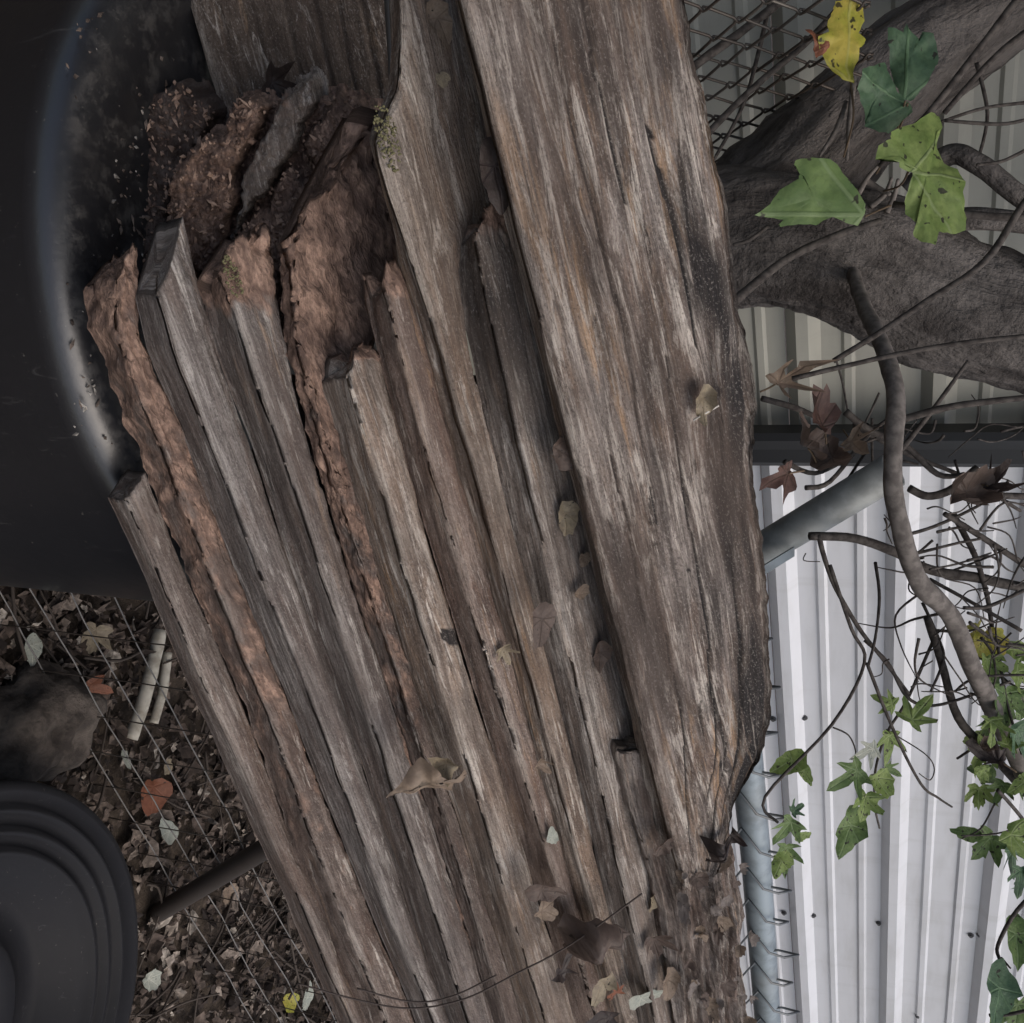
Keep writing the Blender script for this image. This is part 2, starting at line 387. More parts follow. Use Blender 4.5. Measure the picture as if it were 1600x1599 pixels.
    # broken ends: rings shrinking to a core
    for end in (0, 1):
        base = 0 if end == 0 else nl * n
        prev = list(range(base, base + n)); c = V((0, 0, 0))
        for i in prev: c += vs_[i]
        c /= n
        for q in range(1, 5):
            f = q / 5; cur = []
            for i in range(n):
                o = vs_[base + i]; p = o.lerp(c, f)
                p += B * (-1 if end == 0 else 1) * jag * .5 * fb((p.x * 60, p.y * 60, p.z * 60), 3)
                cur.append(len(vs_)); vs_.append(p); gr.append((gr[base + i][0] + f * .004, gr[base + i][1], f * .03)); ro.append(max(ro[base + i], .35 * min(1, end_rot * 2))); bk.append(-.75)
            for i in range(n):
                a, b = prev[i], prev[(i + 1) % n]; a2, b2 = cur[i], cur[(i + 1) % n]
                fs.append((a, b, b2, a2) if end == 0 else (a, a2, b2, b))
            prev = cur
        fs.append(tuple(prev) if end == 0 else tuple(prev[::-1]))
    o = meshobj(name, vs_, fs, mat, None, True, {'gr': ('FLOAT_VECTOR', gr), 'rot': ('FLOAT', ro), 'blk': ('FLOAT', bk)})
    return tag(o, label, 'board', group)

ROWS = [520, 700, 900, 1100, 1300, 1540]
def ln6(a, *top):
    pts = [(y, x) for y, x in zip(ROWS, a) if x is not None]; f = fit(pts)
    # straight board with part of its measured bow kept
    pts = [(y, x * .6 + f(y) * .4) for y, x in pts] + list(top) + [(1900, f(1900))]
    return lambda y: interp(pts, y)
LINES = {  # L (riser foot), M (ridge)
 'A': (ln6([None, None, 205, 300, 385, 490]), ln6([None, None, 250, 335, 425, 525])),
 'B': (ln6([140, 215, 292, 386, 454, 547]), ln6([178, 252, 330, 418, 487, 582])),
 'C': (ln6([225, 300, 371, 456, 531, 630], (450, 212), (300, 175)), ln6([265, 335, 408, 490, 563, 657], (462, 250), (300, 210))),
 'D': (ln6([333, 395, 460, 539, 602, 683], (431, 313), (300, 285)), ln6([378, 438, 508, 577, 640, 716], (431, 350), (300, 320))),
 'E': (ln6([448, 485, 552, 617, 686, 760], (405, 434), (300, 415)), ln6([470, 507, 573, 637, 705, 778], (405, 456), (300, 437))),
 'F': (ln6([None, 536, 592, 661, 724, 800]), ln6([None, 578, 636, 705, 766, 837])),
 'G': (ln6([594, 628, 687, 749, 811, 890], (412, 578), (300, 560)), ln6([624, 668, 724, 788, 848, 922], (412, 600), (300, 580))),
 'H': (ln6([662, 713, 767, 821, 873, 940]), ln6([688, 734, 790, 845, 896, 960])),
 'I': (ln6([732, 771, 823, 875, 923, 985], (315, 712), (200, 690)), ln6([774, 815, 865, 914, 958, 1012], (315, 736), (200, 712))),
}
Jl = [(0, 699), (300, 776), (520, 832), (740, 879), (987, 939), (1100, 969), (1330, 1012)]
Jm = [(0, 712), (300, 794), (520, 858), (740, 909), (1006, 974), (1330, 1046)]
LINES['J'] = (fit(Jl), fit(Jm))
order = 'ABCDEFGHIJ'
TOP = dict(A=785, B=415, C=462, D=420, E=400, F=555, G=410, H=-60, I=315, J=-60)
BOT = 1720
RN = list(range(0, 20))
def stations(y0, y1): return [lerp(y0, y1, i / 15) for i in range(16)]
base_p = at(420, 1000, 1.12); base_n = Ct
theta = dict(A=45, B=45, C=44, D=44, E=42, F=42, G=42, H=42, I=42, J=14)
# chain of planes: tread plane of each board, riser plane of the next
GEO = {}
def CAMPX(p): q = p - CAM; return 800 + F * q.dot(RW) / q.dot(FW)
prevM = {}
for i, k in enumerate(order):
    Lf, Mf = LINES[k]; S, E = frame(theta[k])
    if i == 0: p_m = hit(Mf(1100), 1100, base_p, base_n)
    else:
        q = hit(Lf(1000), 1000, GEO[order[i - 1]]['p'], GEO[order[i - 1]]['E'])
        # riser plane through q, containing E and B
        p_m = hit(Mf(1000), 1000, q, S)
    GEO[k] = dict(p=p_m, E=E, S=S, L=Lf, M=Mf)
    print('board', k, 'depth', round((p_m - CAM).dot(FW), 3))
def rails(k, rows, Rf, gap=.0006):
    g = GEO[k]
    # ridge line in 3D: on the tread plane
    M3 = [hit(g['M'](y), y, g['p'], g['E']) for y in rows]
    R3 = [hit(Rf(y), y, g['p'], g['E']) - g['S'] * gap for y in rows]
    return M3, R3
def rot_end(length, base=0.0, amp=1.0):
    def f(t, s, a, e): return max(base, amp * max(0, 1 - s / length))
    return f
S_KNOT = (hit(GEO['F']['M'](993), 993, GEO['F']['p'], GEO['F']['E']) - hit(GEO['F']['M'](TOP['F']), TOP['F'], GEO['F']['p'], GEO['F']['E'])).length
defs = {
 'A': dict(mat=W_GREY, D=.042, label='short grey board with cut end, lowest on the left by the black tub', rot=None, tails=(-.035, 0), jag=.004, er=.15),
 'B': dict(mat=W_BROWN, D=.05, label='red brown crumbly board second from the left of the stack', rot=lambda t, s, a, e: max(.62 - .45 * t, 1 - s / .12), tails=(-.03, 0), jag=.008, tip=.015),
 'C': dict(mat=W_GREY, D=.056, label='grey board with clean slanted end, third from the left', rot=None, tails=(-.07, 0), jag=.002, er=.0),
 'D': dict(mat=W_GREY, D=.08, label='grey board with mossy crumbled top, right of the slant ended board', rot=lambda t, s, a, e: max(0, 1 - s / .07, (a - .5) * 1.5 * (t < .75) * (.5 + .6 * fb((s * 8, 1, 2), 2)) if e == 0 else 0), tails=(-.05, 0), jag=.010, tip=.01),
 'E': dict(mat=W_BROWN, D=.08, label='rotten reddish board with flaking edge in the middle of the stack', rot=lambda t, s, a, e: max(.75 - .8 * t, 1 - s / .15), tails=(-.12, 0), jag=.016),
 'F': dict(mat=W_LIGHT, D=.085, blk=lambda s, a, e: 1.6 if ((s - S_KNOT) / .011) ** 2 + ((a - .74) / .33) ** 2 < 1 else 0, label='pale board with blunt rotted tip and a round knot lower down', rot=rot_end(.006), tails=(-.02, 0), jag=.006, tip=.018),
 'G': dict(mat=W_BROWN, D=.06, label='brown board with rounded tip between the pale board and long grey board', rot=rot_end(.05, .15), tails=(-.008, 0), jag=.007, tip=.022),
 'H': dict(mat=W_LIGHT, D=.026, label='long grey board with mossy corner running up past the others', rot=None, tails=(0, 0), jag=.01),
 'I': dict(mat=W_LIGHT, D=.04, label='board with rounded orange tip tucked against the wide slab', rot=rot_end(.06), tails=(0, 0), jag=.007, tip=.026, blk=lambda s, a, e: max(0, min(.9, 1.2 - abs(s - .11) / .1)) * (1.0 if a < .4 else 0)),
}
for i, k in enumerate(order[:-1]):
    d = defs[k]; nx = order[i + 1]; Rf = GEO[nx]['L']; rows = stations(TOP[k], BOT)
    if k == 'H':
        rows = [-60, 60, 140, 205, 222, 245, 300, 420, 560, 700, 900, 1100, 1300, 1500, 1720]
        Lx = GEO['I']['L']
        Rh = lambda y: interp([(-60, 735), (100, 745), (310, 790), (420, 715), (2000, 1e5)], y) if y < 420 else Lx(y)
        Mm = lambda y: interp([(-60, 628), (60, 632), (140, 624), (205, 598), (222, 594), (245, 597), (300, 612), (420, 652), (560, 698)], y) if y < 560 else GEO['H']['M'](y)
        g = GEO['H']
        M3 = [hit(Mm(y), y, g['p'], g['E']) for y in rows]
        R3 = [hit(Rh(y), y, g['p'], g['E']) - g['S'] * .0006 for y in rows]
    elif k == 'E':
        rows = [385, 420, 470, 520, 560, 620, 700, 900, 1100, 1300, 1500, 1720]
        Fx = GEO['F']['L']; gx = GEO['G']['L']
        Re = lambda y: interp([(385, 615), (420, 618), (470, 605), (520, 598), (560, 585), (620, 585), (700, Fx(700) + 25), (900, Fx(900)), (1100, Fx(1100)), (1300, Fx(1300)), (1500, Fx(1500)), (1720, Fx(1720))], y)
        M3, R3 = rails(k, rows, Re)
    elif k == 'B':
        rows = [415, 470, 520, 580, 640, 700, 900, 1100, 1300, 1500, 1720]; gB = GEO['B']
        Mm = lambda y: interp([(415, 186), (470, 186), (520, 190), (580, 206), (640, 228), (700, 256), (900, gB['M'](900))], y) if y < 900 else gB['M'](y)
        M3 = [hit(Mm(y), y, gB['p'], gB['E']) for y in rows]; R3 = [hit(max(Rf(y), Mm(y) + 35), y, gB['p'], gB['E']) - gB['S'] * .0006 for y in rows]
    elif k == 'F':
        rows = [555, 600, 640, 700, 900, 1100, 1300, 1500, 1720]; gF = GEO['F']
        Mm = lambda y: interp([(555, 541), (600, 548), (640, 558), (700, 578)], y) if y < 700 else gF['M'](y)
        M3 = [hit(Mm(y), y, gF['p'], gF['E']) for y in rows]; R3 = [hit(Rf(y), y, gF['p'], gF['E']) - gF['S'] * .0006 for y in rows]
    elif k == 'I': M3, R3 = rails(k, rows, lambda y: Rf(y) + 45)
    else: M3, R3 = rails(k, rows, Rf)
    if i: d['D'] = .05
    ft = None
    if i: gp = GEO[order[i - 1]]; ft = [hit(max(min(GEO[k]['L'](y), (CAMPX(M3[q]) - 4)), CAMPX(M3[q]) - (16 if k == 'H' and y < 560 else 60)), y, gp['p'], gp['E']) for q, y in enumerate(rows)]
    board('weathered_board', rows, M3, R3, GEO[k]['E'], d['D'], d['mat'], d['label'], rot_fn=d['rot'], tails=d['tails'], jag=d['jag'], tip=d.get('tip', 0), end_rot=d.get('er', .5), foot=ft, blk_fn=d.get('blk'), wave=1.0)
# wide slab J
rows = [-60, 0, 120, 230, 350, 500, 650, 800, 900, 1000, 1100, 1170, 1200, 1250, 1300, 1385]
jr = [(-60, 1068), (0, 1076), (120, 1091), (230, 1113), (350, 1141), (500, 1166), (650, 1182), (800, 1192), (900, 1199), (1000, 1207), (1100, 1207), (1170, 1200), (1200, 1188), (1250, 1163), (1300, 1148), (1385, 1118)]
g = GEO['J']
M3 = [hit(g['M'](y), y, g['p'], g['E']) for y in rows]; R3 = [hit(interp(jr, y), y, g['p'], g['E']) for y in rows]
ftJ = [hit(GEO['J']['L'](y), y, GEO['I']['p'], GEO['I']['E']) for y in rows]
board('wide_slab', rows, M3, R3, g['E'], .038, W_SLAB, 'wide streaked weathered slab, the broadest board, on the right of the stack', jag=.02, res=.0028, wave=1.6, foot=[M3[q] + (ftJ[q] - M3[q]).normalized() * .036 for q in range(len(rows))], wear=.034, roll=.16, tails=(0, .01), edge=.0075, knots=((.36, .80, .02), (.80, .62, .010), (.22, .35, .008), (.55, .5, .007)), cracks=((.05, .5, .36, .0016), (.3, .85, .55, .0014), (.1, .33, .72, .0018), (.5, 1.0, .78, .0016), (.6, .95, .3, .0014), (.0, .2, .52, .0014), (.42, .62, .18, .0013), (.75, 1.05, .66, .0014)),
      blk_fn=lambda s, a, e: max(0, min(1, 1.3 - abs(a - .84) / .2)) * max(0, min(1, .5 + 1.5 * fb((s * 5, a * 4, 1), 3))) + max(0, min(.8, 1.8 * fb((s * 4, a * 5, 6), 3) - .25)) + (max(0, min(1, (a - .5) * 4)) * max(0, min(1, (s - .95) / .1)) * .9))
# ------------------------------------------------------------------ more boards: plank behind, cross-lying rotten pieces, flaky board under the slab
def free_board(name, ml, rl, E, D, mat, label, **kw):
    if ml[0][1] > ml[-1][1]: ml = ml[::-1]; rl = rl[::-1]
    M3 = [at(*q) for q in ml]; R3 = [at(*q) for q in rl]
    return board(name, None, M3, R3, E, D, mat, label, **kw)
S0, E0 = frame(8)
def grooves(s, a, e):
    if e != 0: return 0
    d = 0
    for g_, w_ in ((.13, .012), (.3, .02), (.47, .014), (.62, .018), (.74, .01), (.86, .016)):
        x = (a - g_ - .012 * noise.noise(V((s * 6, g_ * 30, 0)))) / w_
        if abs(x) < 1: d -= .0045 * (1 - x * x)
    return d
free_board('grooved_plank', [(278, -60, 1.16), (352, 190, 1.2), (425, 430, 1.235)], [(596, -60, 1.19), (640, 190, 1.23), (690, 430, 1.26)], E0, .03, W_DECK,
           'brown grooved plank at the top left behind the rotten ends', dent=grooves, jag=.004, res=.0028)
bulge = lambda h: (lambda s, a, e: h * math.sin(math.pi * min(1, max(0, a))) if e == 0 else 0)
# crumbling mass of rotten board ends: a relief surface seen from the front with steep broken sides
def seg(px, py, x0, y0, x1, y1):
    dx, dy = x1 - x0, y1 - y0; t = max(0, min(1, ((px - x0) * dx + (py - y0) * dy) / (dx * dx + dy * dy)))
    return math.hypot(px - x0 - t * dx, py - y0 - t * dy), t
def inside(poly, x, y):
    c = False; n = len(poly)
    for i in range(n):
        (x0, y0), (x1, y1) = poly[i], poly[i - 1]
        if (y0 > y) != (y1 > y) and x < (x1 - x0) * (y - y0) / (y1 - y0) + x0: c = not c
    return c
def pdist(poly, x, y):
    d = min(seg(x, y, *poly[i - 1], *poly[i])[0] for i in range(len(poly)))
    return d if inside(poly, x, y) else -d
LUMP = [(250, 420), (255, 375), (262, 345), (258, 300), (272, 262), (300, 232), (322, 212), (348, 205), (352, 180), (375, 152), (405, 148), (425, 165), (408, 205), (385, 240), (368, 275), (380, 305), (362, 345), (352, 385), (330, 430)]
SLAB = [(330, 440), (352, 385), (375, 320), (372, 280), (392, 240), (415, 200), (428, 168), (462, 130), (488, 112), (496, 128), (500, 165), (478, 195), (462, 240), (442, 262), (425, 300), (395, 325), (378, 355), (362, 400)]
PIT = [(335, 470), (348, 405), (372, 360), (395, 325), (405, 310), (418, 320), (428, 285), (442, 260), (462, 250), (478, 275), (492, 305), (500, 345), (498, 380), (470, 400), (445, 430), (440, 520), (400, 560)]
PLATE = [(470, 228), (478, 200), (500, 185), (508, 165), (530, 140), (552, 160), (560, 185), (556, 230), (545, 262), (535, 290), (520, 300), (508, 302), (492, 280), (480, 250)]
STUB = [(560, 300), (562, 200), (572, 168), (590, 165), (600, 200), (608, 240), (612, 330), (570, 340)]
BASE_ = [(262, 430), (268, 300), (330, 215), (400, 165), (470, 140), (560, 150), (612, 190), (628, 300), (640, 420), (600, 520), (540, 560), (450, 560), (380, 520), (320, 470)]
DEBRIS = [(150, 560), (138, 470), (150, 400), (172, 320), (190, 240), (222, 150), (285, 120), (345, 170), (320, 225), (285, 275), (268, 340), (262, 420), (235, 500), (200, 560)]
MASSES = (('rotten_debris', DEBRIS, 1.14, .018, .75, .007, W_DUST, 'dusty dark brown rotten debris on the tub beside the crumbly lump'),
          ('rotten_mass', BASE_, 1.112, .02, .85, .009, W_BROWN, 'crumbly brown rotten mass behind and between the broken board ends'),
          ('crumbling_board_end', LUMP, 1.062, .030, 1.0, .011, W_BROWN, 'crumbly red brown lump of rotted board end behind the slant ended grey board'),
          ('broken_board_end', SLAB, 1.066, .030, .12, .002, W_LIGHT, 'smooth grey broken board end slanting up to the right beside the crumbly lump'),
          ('pitted_board_end', PIT, 1.078, .024, .95, .006, W_BROWN, 'pitted rotten brown board end above the mossy board'),
          ('split_board_end', PLATE, 1.082, .028, .85, .005, W_BROWN, 'small split reddish piece between the slanting grey end and the long board'),
          ('rotten_stub', STUB, 1.10, .02, .9, .006, W_DARK, 'dark rotten stub in the shade left of the long grey board'))
CRUMB_AT = []
for mi, (nm, poly, dep, hgt, rotv, amp, mt, lab) in enumerate(MASSES):
    x0, x1 = min(p[0] for p in poly) - 9, max(p[0] for p in poly) + 9; y0, y1 = min(p[1] for p in poly) - 9, max(p[1] for p in poly) + 9
    st = 2.4; nx, ny = int((x1 - x0) / st), int((y1 - y0) / st); vs_, gr, ro, bk, dd_ = [], [], [], [], []
    for j in range(ny + 1):
        for i in range(nx + 1):
            px, py = x0 + i * st, y0 + j * st
            d = pdist(poly, px + 5 * fb((px * .06, py * .06, mi), 3), py + 5 * fb((px * .06, py * .06, mi + 9), 3)); dd_.append(d)
            P = at(px, py, dep); q = V((P.x, P.y, P.z))
            k = max(0, min(1, (d + 3) / 13)); k = k * k * (3 - 2 * k)
            f1 = noise.voronoi(q * 105 + V((fb(q * 60, 2), fb(q * 60 + V((9, 0, 0)), 2), 0)))[0]; f2 = noise.voronoi(q * 260)[0]
            h = hgt * (.55 + .45 * min(1, max(0, d) / 34)) * k
            h += k * amp * ((f1[1] - f1[0]) * 1.3 - .35 + .5 * (f2[1] - f2[0]) + .8 * noise.fractal(q * 30, .7, 2, 4)) + k * .0012 * fb(q * 160, 3)
            if rotv < .5: h += k * .004 * noise.noise(V((q.dot(RW) * 90, q.dot(B) * 12, 3)))
            if d > 2 and rotv > .5 and random.random() < .055: CRUMB_AT.append(P + Ct * (h + .0006))
            vs_.append(P + Ct * (h - .07 * (1 - k))); gr.append((q.dot(B) + mi, q.dot(Rt), h)); ro.append(max(0, min(1, rotv + (.5 * fb(q * 25, 3) if rotv < .5 else 0)))); bk.append(0)
    fs = []
    for j in range(ny):
        for i in range(nx):
            a = j * (nx + 1) + i
            if max(dd_[a], dd_[a + 1], dd_[a + nx + 1], dd_[a + nx + 2]) > -7: fs.append((a, a + nx + 1, a + nx + 2, a + 1))
    used_ = sorted({i for f in fs for i in f}); mp = {o_: i for i, o_ in enumerate(used_)}
    o = meshobj(nm, [vs_[i] for i in used_], [tuple(mp[i] for i in f) for f in fs], mt, None, True, {'gr': ('FLOAT_VECTOR', [gr[i] for i in used_]), 'rot': ('FLOAT', [ro[i] for i in used_]), 'blk': ('FLOAT', [0] * len(used_))})
    md = o.modifiers.new('thickness', 'SOLIDIFY'); md.thickness = .004; md.offset = -1
    tag(o, lab, 'rotten wood')
tub_z = at(480, 446, 1.41).z
gJ = GEO['J']
dK = lambda x, y, o: hit(x, y, gJ['p'], gJ['E']) - gJ['E'] * o
kr = [(1200, 985, 1196), (1300, 1012, 1160), (1380, 1035, 1172), (1460, 1055, 1184), (1540, 1064, 1180), (1650, 1078, 1190), (1760, 1092, 1198)]
board('flaky_board', None, [dK(l, y, .035) for y, l, r in kr], [dK(r, y, .03) for y, l, r in kr], gJ['E'], .05, W_FLAKY,
      'flaky rotten grey board beneath the ragged end of the wide slab', group=None, jag=.01, res=.003, wave=2.5,
      dent=lambda s, a, e: (.009 * noise.fractal(V((s * 6, a * 26, 7)), .6, 2, 6) + .012 * math.sin(math.pi * a)) if e == 0 else 0,
      rot_fn=lambda t, s, a, e: .36 if e == 0 else .3)
bp_ = base_p - Ct * .075
bl = [(600, GEO['D']['M'](600) + 20, 800), (760, GEO['C']['M'](760) + 20, 850), (900, GEO['B']['M'](900), 890), (1100, GEO['A']['M'](1100) + 25, 960), (1300, GEO['A']['M'](1300) + 25, 1010), (1500, GEO['A']['M'](1500) + 25, 1060), (1740, GEO['A']['M'](1740) + 25, 1120)]
board('gap_backing', None, [hit(l, y, bp_, Ct) for y, l, r in bl], [hit(r, y, bp_, Ct) for y, l, r in bl], Ct, .03, W_DARK, 'dark board added at the very back to darken the gaps between the stacked boards', group=None, res=.012)  # dark sheet added behind the stack so open gaps read as shade
kb = bpy.data.objects['flaky_board']; kb['_o'] = (0, 0, 0)
# ------------------------------------------------------------------ leaves
MAPLE = [(0, 1.0), (7, .86), (12, .82), (17, .70), (24, .66), (30, .46), (36, .58), (43, .78), (50, .92), (57, .78), (64, .72), (72, .56), (82, .42), (92, .50), (104, .62), (114, .56), (126, .44), (142, .33), (158, .24), (172, .12)]
OVAL = [(0, 1.0), (6, .92), (14, .78), (24, .64), (36, .54), (50, .46), (65, .42), (82, .40), (100, .42), (120, .46), (140, .52), (160, .58), (175, .62)]
BLUNT = [(0, .75), (10, .78), (20, .72), (34, .6), (50, .62), (65, .52), (82, .46), (100, .42), (120, .36), (140, .3), (160, .22), (175, .15)]
LOBE = [(0, 1.0), (10, .8), (20, .5), (30, .3), (40, .42), (52, .72), (60, .62), (72, .36), (90, .3), (104, .46), (116, .36), (140, .22), (172, .12)]
def leaf_mat(name, c1, c2, spot=(.03, .025, .02), spot_amt=.5, trans=.25, vein=(.0, .0, .0), vein_f=.6, rough=.5):
    m = NT(name); g = m.attr('lf'); o = m.coord('Object')
    sx = m.n('ShaderNodeSeparateXYZ'); m.set(sx.inputs[0], g)
    n1 = m.noise(m.map(g, (1, 1, 1)), 3.2, 4, .6); n2 = m.noise(g, 11, 4, .6); n3 = m.noise(m.map(g, (1, 1, 1), (5, 2, 9)), 7, 2, .5)
    c = m.mix(m.rng(n1, .36, .64), c1, c2); c = m.mix(m.math('MULTIPLY', m.rng(n2, .4, .7), .45), c, tuple(x * .55 for x in c1))
    vmin = None
    for a in (0, 50, -50, 104, -104):
        ca, sa = math.cos(math.radians(a)), math.sin(math.radians(a))
        d = m.math('ABSOLUTE', m.math('SUBTRACT', m.math('MULTIPLY', sx.outputs[1], ca), m.math('MULTIPLY', sx.outputs[0], sa)))
        f = m.math('ADD', m.math('MULTIPLY', sx.outputs[0], ca), m.math('MULTIPLY', sx.outputs[1], sa))
        d = m.math('ADD', d, m.math('MULTIPLY', m.math('LESS_THAN', f, 0), 1.0))
        vmin = d if vmin is None else m.math('MINIMUM', vmin, d)
    vm = m.rng(vmin, .008, .03, 1, 0)
    c = m.mix(m.math('MULTIPLY', vm, vein_f), c, vein)
    if spot_amt: c = m.mix(m.math('MULTIPLY', m.rng(n3, .70 - .1 * spot_amt, .74 - .1 * spot_amt), .9), c, spot)
    h = m.math('SUBTRACT', n2, m.math('MULTIPLY', vm, .8))
    mm = m.fin(c, rough, m.bump(h, .5, .002), spec=.3)
    if trans:
        tr = m.n('ShaderNodeBsdfTranslucent'); m.set(tr.inputs[0], c); mx = m.n('ShaderNodeMixShader'); mx.inputs[0].default_value = trans
        m.t.links.new(m.b.outputs[0], mx.inputs[1]); m.t.links.new(tr.outputs[0], mx.inputs[2]); m.t.links.new(mx.outputs[0], m.out.inputs[0])
    return mm
L_GREEN = leaf_mat('green_leaf', (.11, .175, .06), (.15, .22, .075), spot_amt=.8, vein=(.20, .27, .13))
L_LIME = leaf_mat('light_green_leaf', (.17, .245, .07), (.23, .30, .095), spot_amt=.75, vein=(.28, .34, .16))
L_DEEP = leaf_mat('deep_green_leaf', (.075, .135, .078), (.105, .175, .095), spot_amt=.4, vein=(.15, .25, .13))
L_YEL = leaf_mat('yellow_green_leaf', (.34, .34, .05), (.44, .36, .07), spot_amt=.75, vein=(.4, .38, .12))
L_ORG = leaf_mat('orange_leaf', (.27, .105, .058), (.21, .08, .045), spot_amt=.2, vein=(.25, .1, .06))
L_TAN = leaf_mat('dry_tan_leaf', (.27, .205, .15), (.21, .155, .115), spot_amt=.3, vein=(.16, .115, .085))
L_BRN = leaf_mat('dry_brown_leaf', (.13, .095, .078), (.095, .068, .056), spot_amt=.2, vein=(.07, .05, .04))
L_DRK = leaf_mat('dark_dead_leaf', (.04, .031, .028), (.06, .045, .04), spot_amt=0, vein=(.03, .02, .02))
L_PALE = leaf_mat('pale_grey_green_leaf', (.34, .365, .315), (.40, .41, .345), spot_amt=.1, vein=(.55, .56, .48))
L_STRAW = leaf_mat('straw_leaf', (.33, .275, .19), (.24, .195, .14), spot_amt=.3, vein=(.25, .2, .13))
M_PET = NT('petiole').fin((.12, .085, .055), .7)
L_FLK = leaf_mat('grey_bark_flake', (.23, .195, .175), (.16, .135, .12), spot_amt=.3, vein=(.2, .17, .15), vein_f=0)
LS = [0]
def leaf_geo(shape, size, curl, fold, jit, seed, asym=0.0):
    out = []
    for a, r in shape: out.append((a, r))
    full = [(math.radians(a), r) for a, r in out] + [(math.radians(-a), r) for a, r in reversed(out) if a != 0]
    pts, lf, fs = [], [], []
    rs = (.0, .35, .7, 1.0)
    def pos(a, r, f):
        rr = r * (1 + jit * noise.noise(V((a * 6, seed, 1)))) * f
        x = math.cos(a) * rr; y = math.sin(a) * rr * (1 + asym * math.sin(a))
        z = curl * (y * y) + fold * x * x * .8 + (.10 + .25 * abs(curl)) * noise.noise(V((x * 2.2, y * 2.2, seed))) * f + .035 * noise.noise(V((x * 6, y * 6, seed + 3)))
        return (x * size, y * size, z * size), (x, y, seed)
    p, l = pos(0, 0, 0); pts.append(p); lf.append(l)
    n = len(full)
    for f in rs[1:]:
        for a, r in full:
            # soften inner rings
            r2 = lerp(.45, r, f) if f < 1 else r
            p, l = pos(a, min(r2, r) if f < 1 else r2, f); pts.append(p); lf.append(l)
    for k in range(n): fs.append((0, 1 + k, 1 + (k + 1) % n))
    for q in range(2):
        for k in range(n):
            a = 1 + q * n + k; b = 1 + q * n + (k + 1) % n; fs.append((a, a + n, b + n, b))
    return pts, lf, fs
def orient(P, tip, nrm):
    z = nrm.normalized(); x = (tip - z * tip.dot(z)).normalized(); y = z.cross(x)
    return Matrix((( x.x, y.x, z.x, P.x), (x.y, y.y, z.y, P.y), (x.z, y.z, z.z, P.z), (0, 0, 0, 1)))
def imgdir(deg):           # direction in the picture, 0 = right, 90 = down
    a = math.radians(deg); return RW * math.cos(a) + DW * math.sin(a)
def add_leaf(name, P, tip, nrm, size, mat, shape=MAPLE, curl=.2, fold=0., jit=.18, parent=None, petiole=.0, asym=.15):
    LS[0] += 1; seed = LS[0] * 1.7
    pts, lf, fs = leaf_geo(shape, size, curl, fold, jit, seed, asym)
    M = orient(P, tip, nrm); vs_ = [M @ V(p) for p in pts]
    if parent is None:
        me_o = meshobj(name, [V(v) - P for v in vs_], fs, mat, None, True, {'lf': ('FLOAT_VECTOR', lf)}); me_o.location = P; me_o['_o'] = tuple(P)
    else: me_o = meshobj(name, vs_, fs, mat, parent, True, {'lf': ('FLOAT_VECTOR', lf)})
    if petiole:
        a = M @ V((-.02 * size, 0, 0)); b = M @ V((-petiole * .5, .06 * petiole, -.1 * petiole)); c = M @ V((-petiole, .16 * petiole, -.3 * petiole))
        pv, pf = tube_geo(smooth_path([a, b, c], 4), .0011, 5)
        if parent is None: meshobj('petiole', pv, pf, M_PET, me_o)
        else:
            tube_o = meshobj('petiole', pv, pf, M_PET, parent)
    return me_o
def on(k, px, py, off=.006): return hit(px, py, GEO[k]['p'], GEO[k]['E']) + GEO[k]['E'] * off
def dead(k, px, py, ang, size, mat, label, shape=MAPLE, curl=.4, fold=.2, tilt=(0, 0), off=.008, petiole=0, jit=.2):
    P = on(k, px, py, off); nrm = (GEO[k]['E'] * .35 + Ct * .65 + RW * tilt[0] + DW * tilt[1]).normalized()
    o = add_leaf('dead_leaf', P, imgdir(ang), nrm, size * .82, mat, shape, curl * 1.3, fold, jit, None, petiole)
    return tag(o, label, 'leaf', 'fallen leaves caught on the boards')
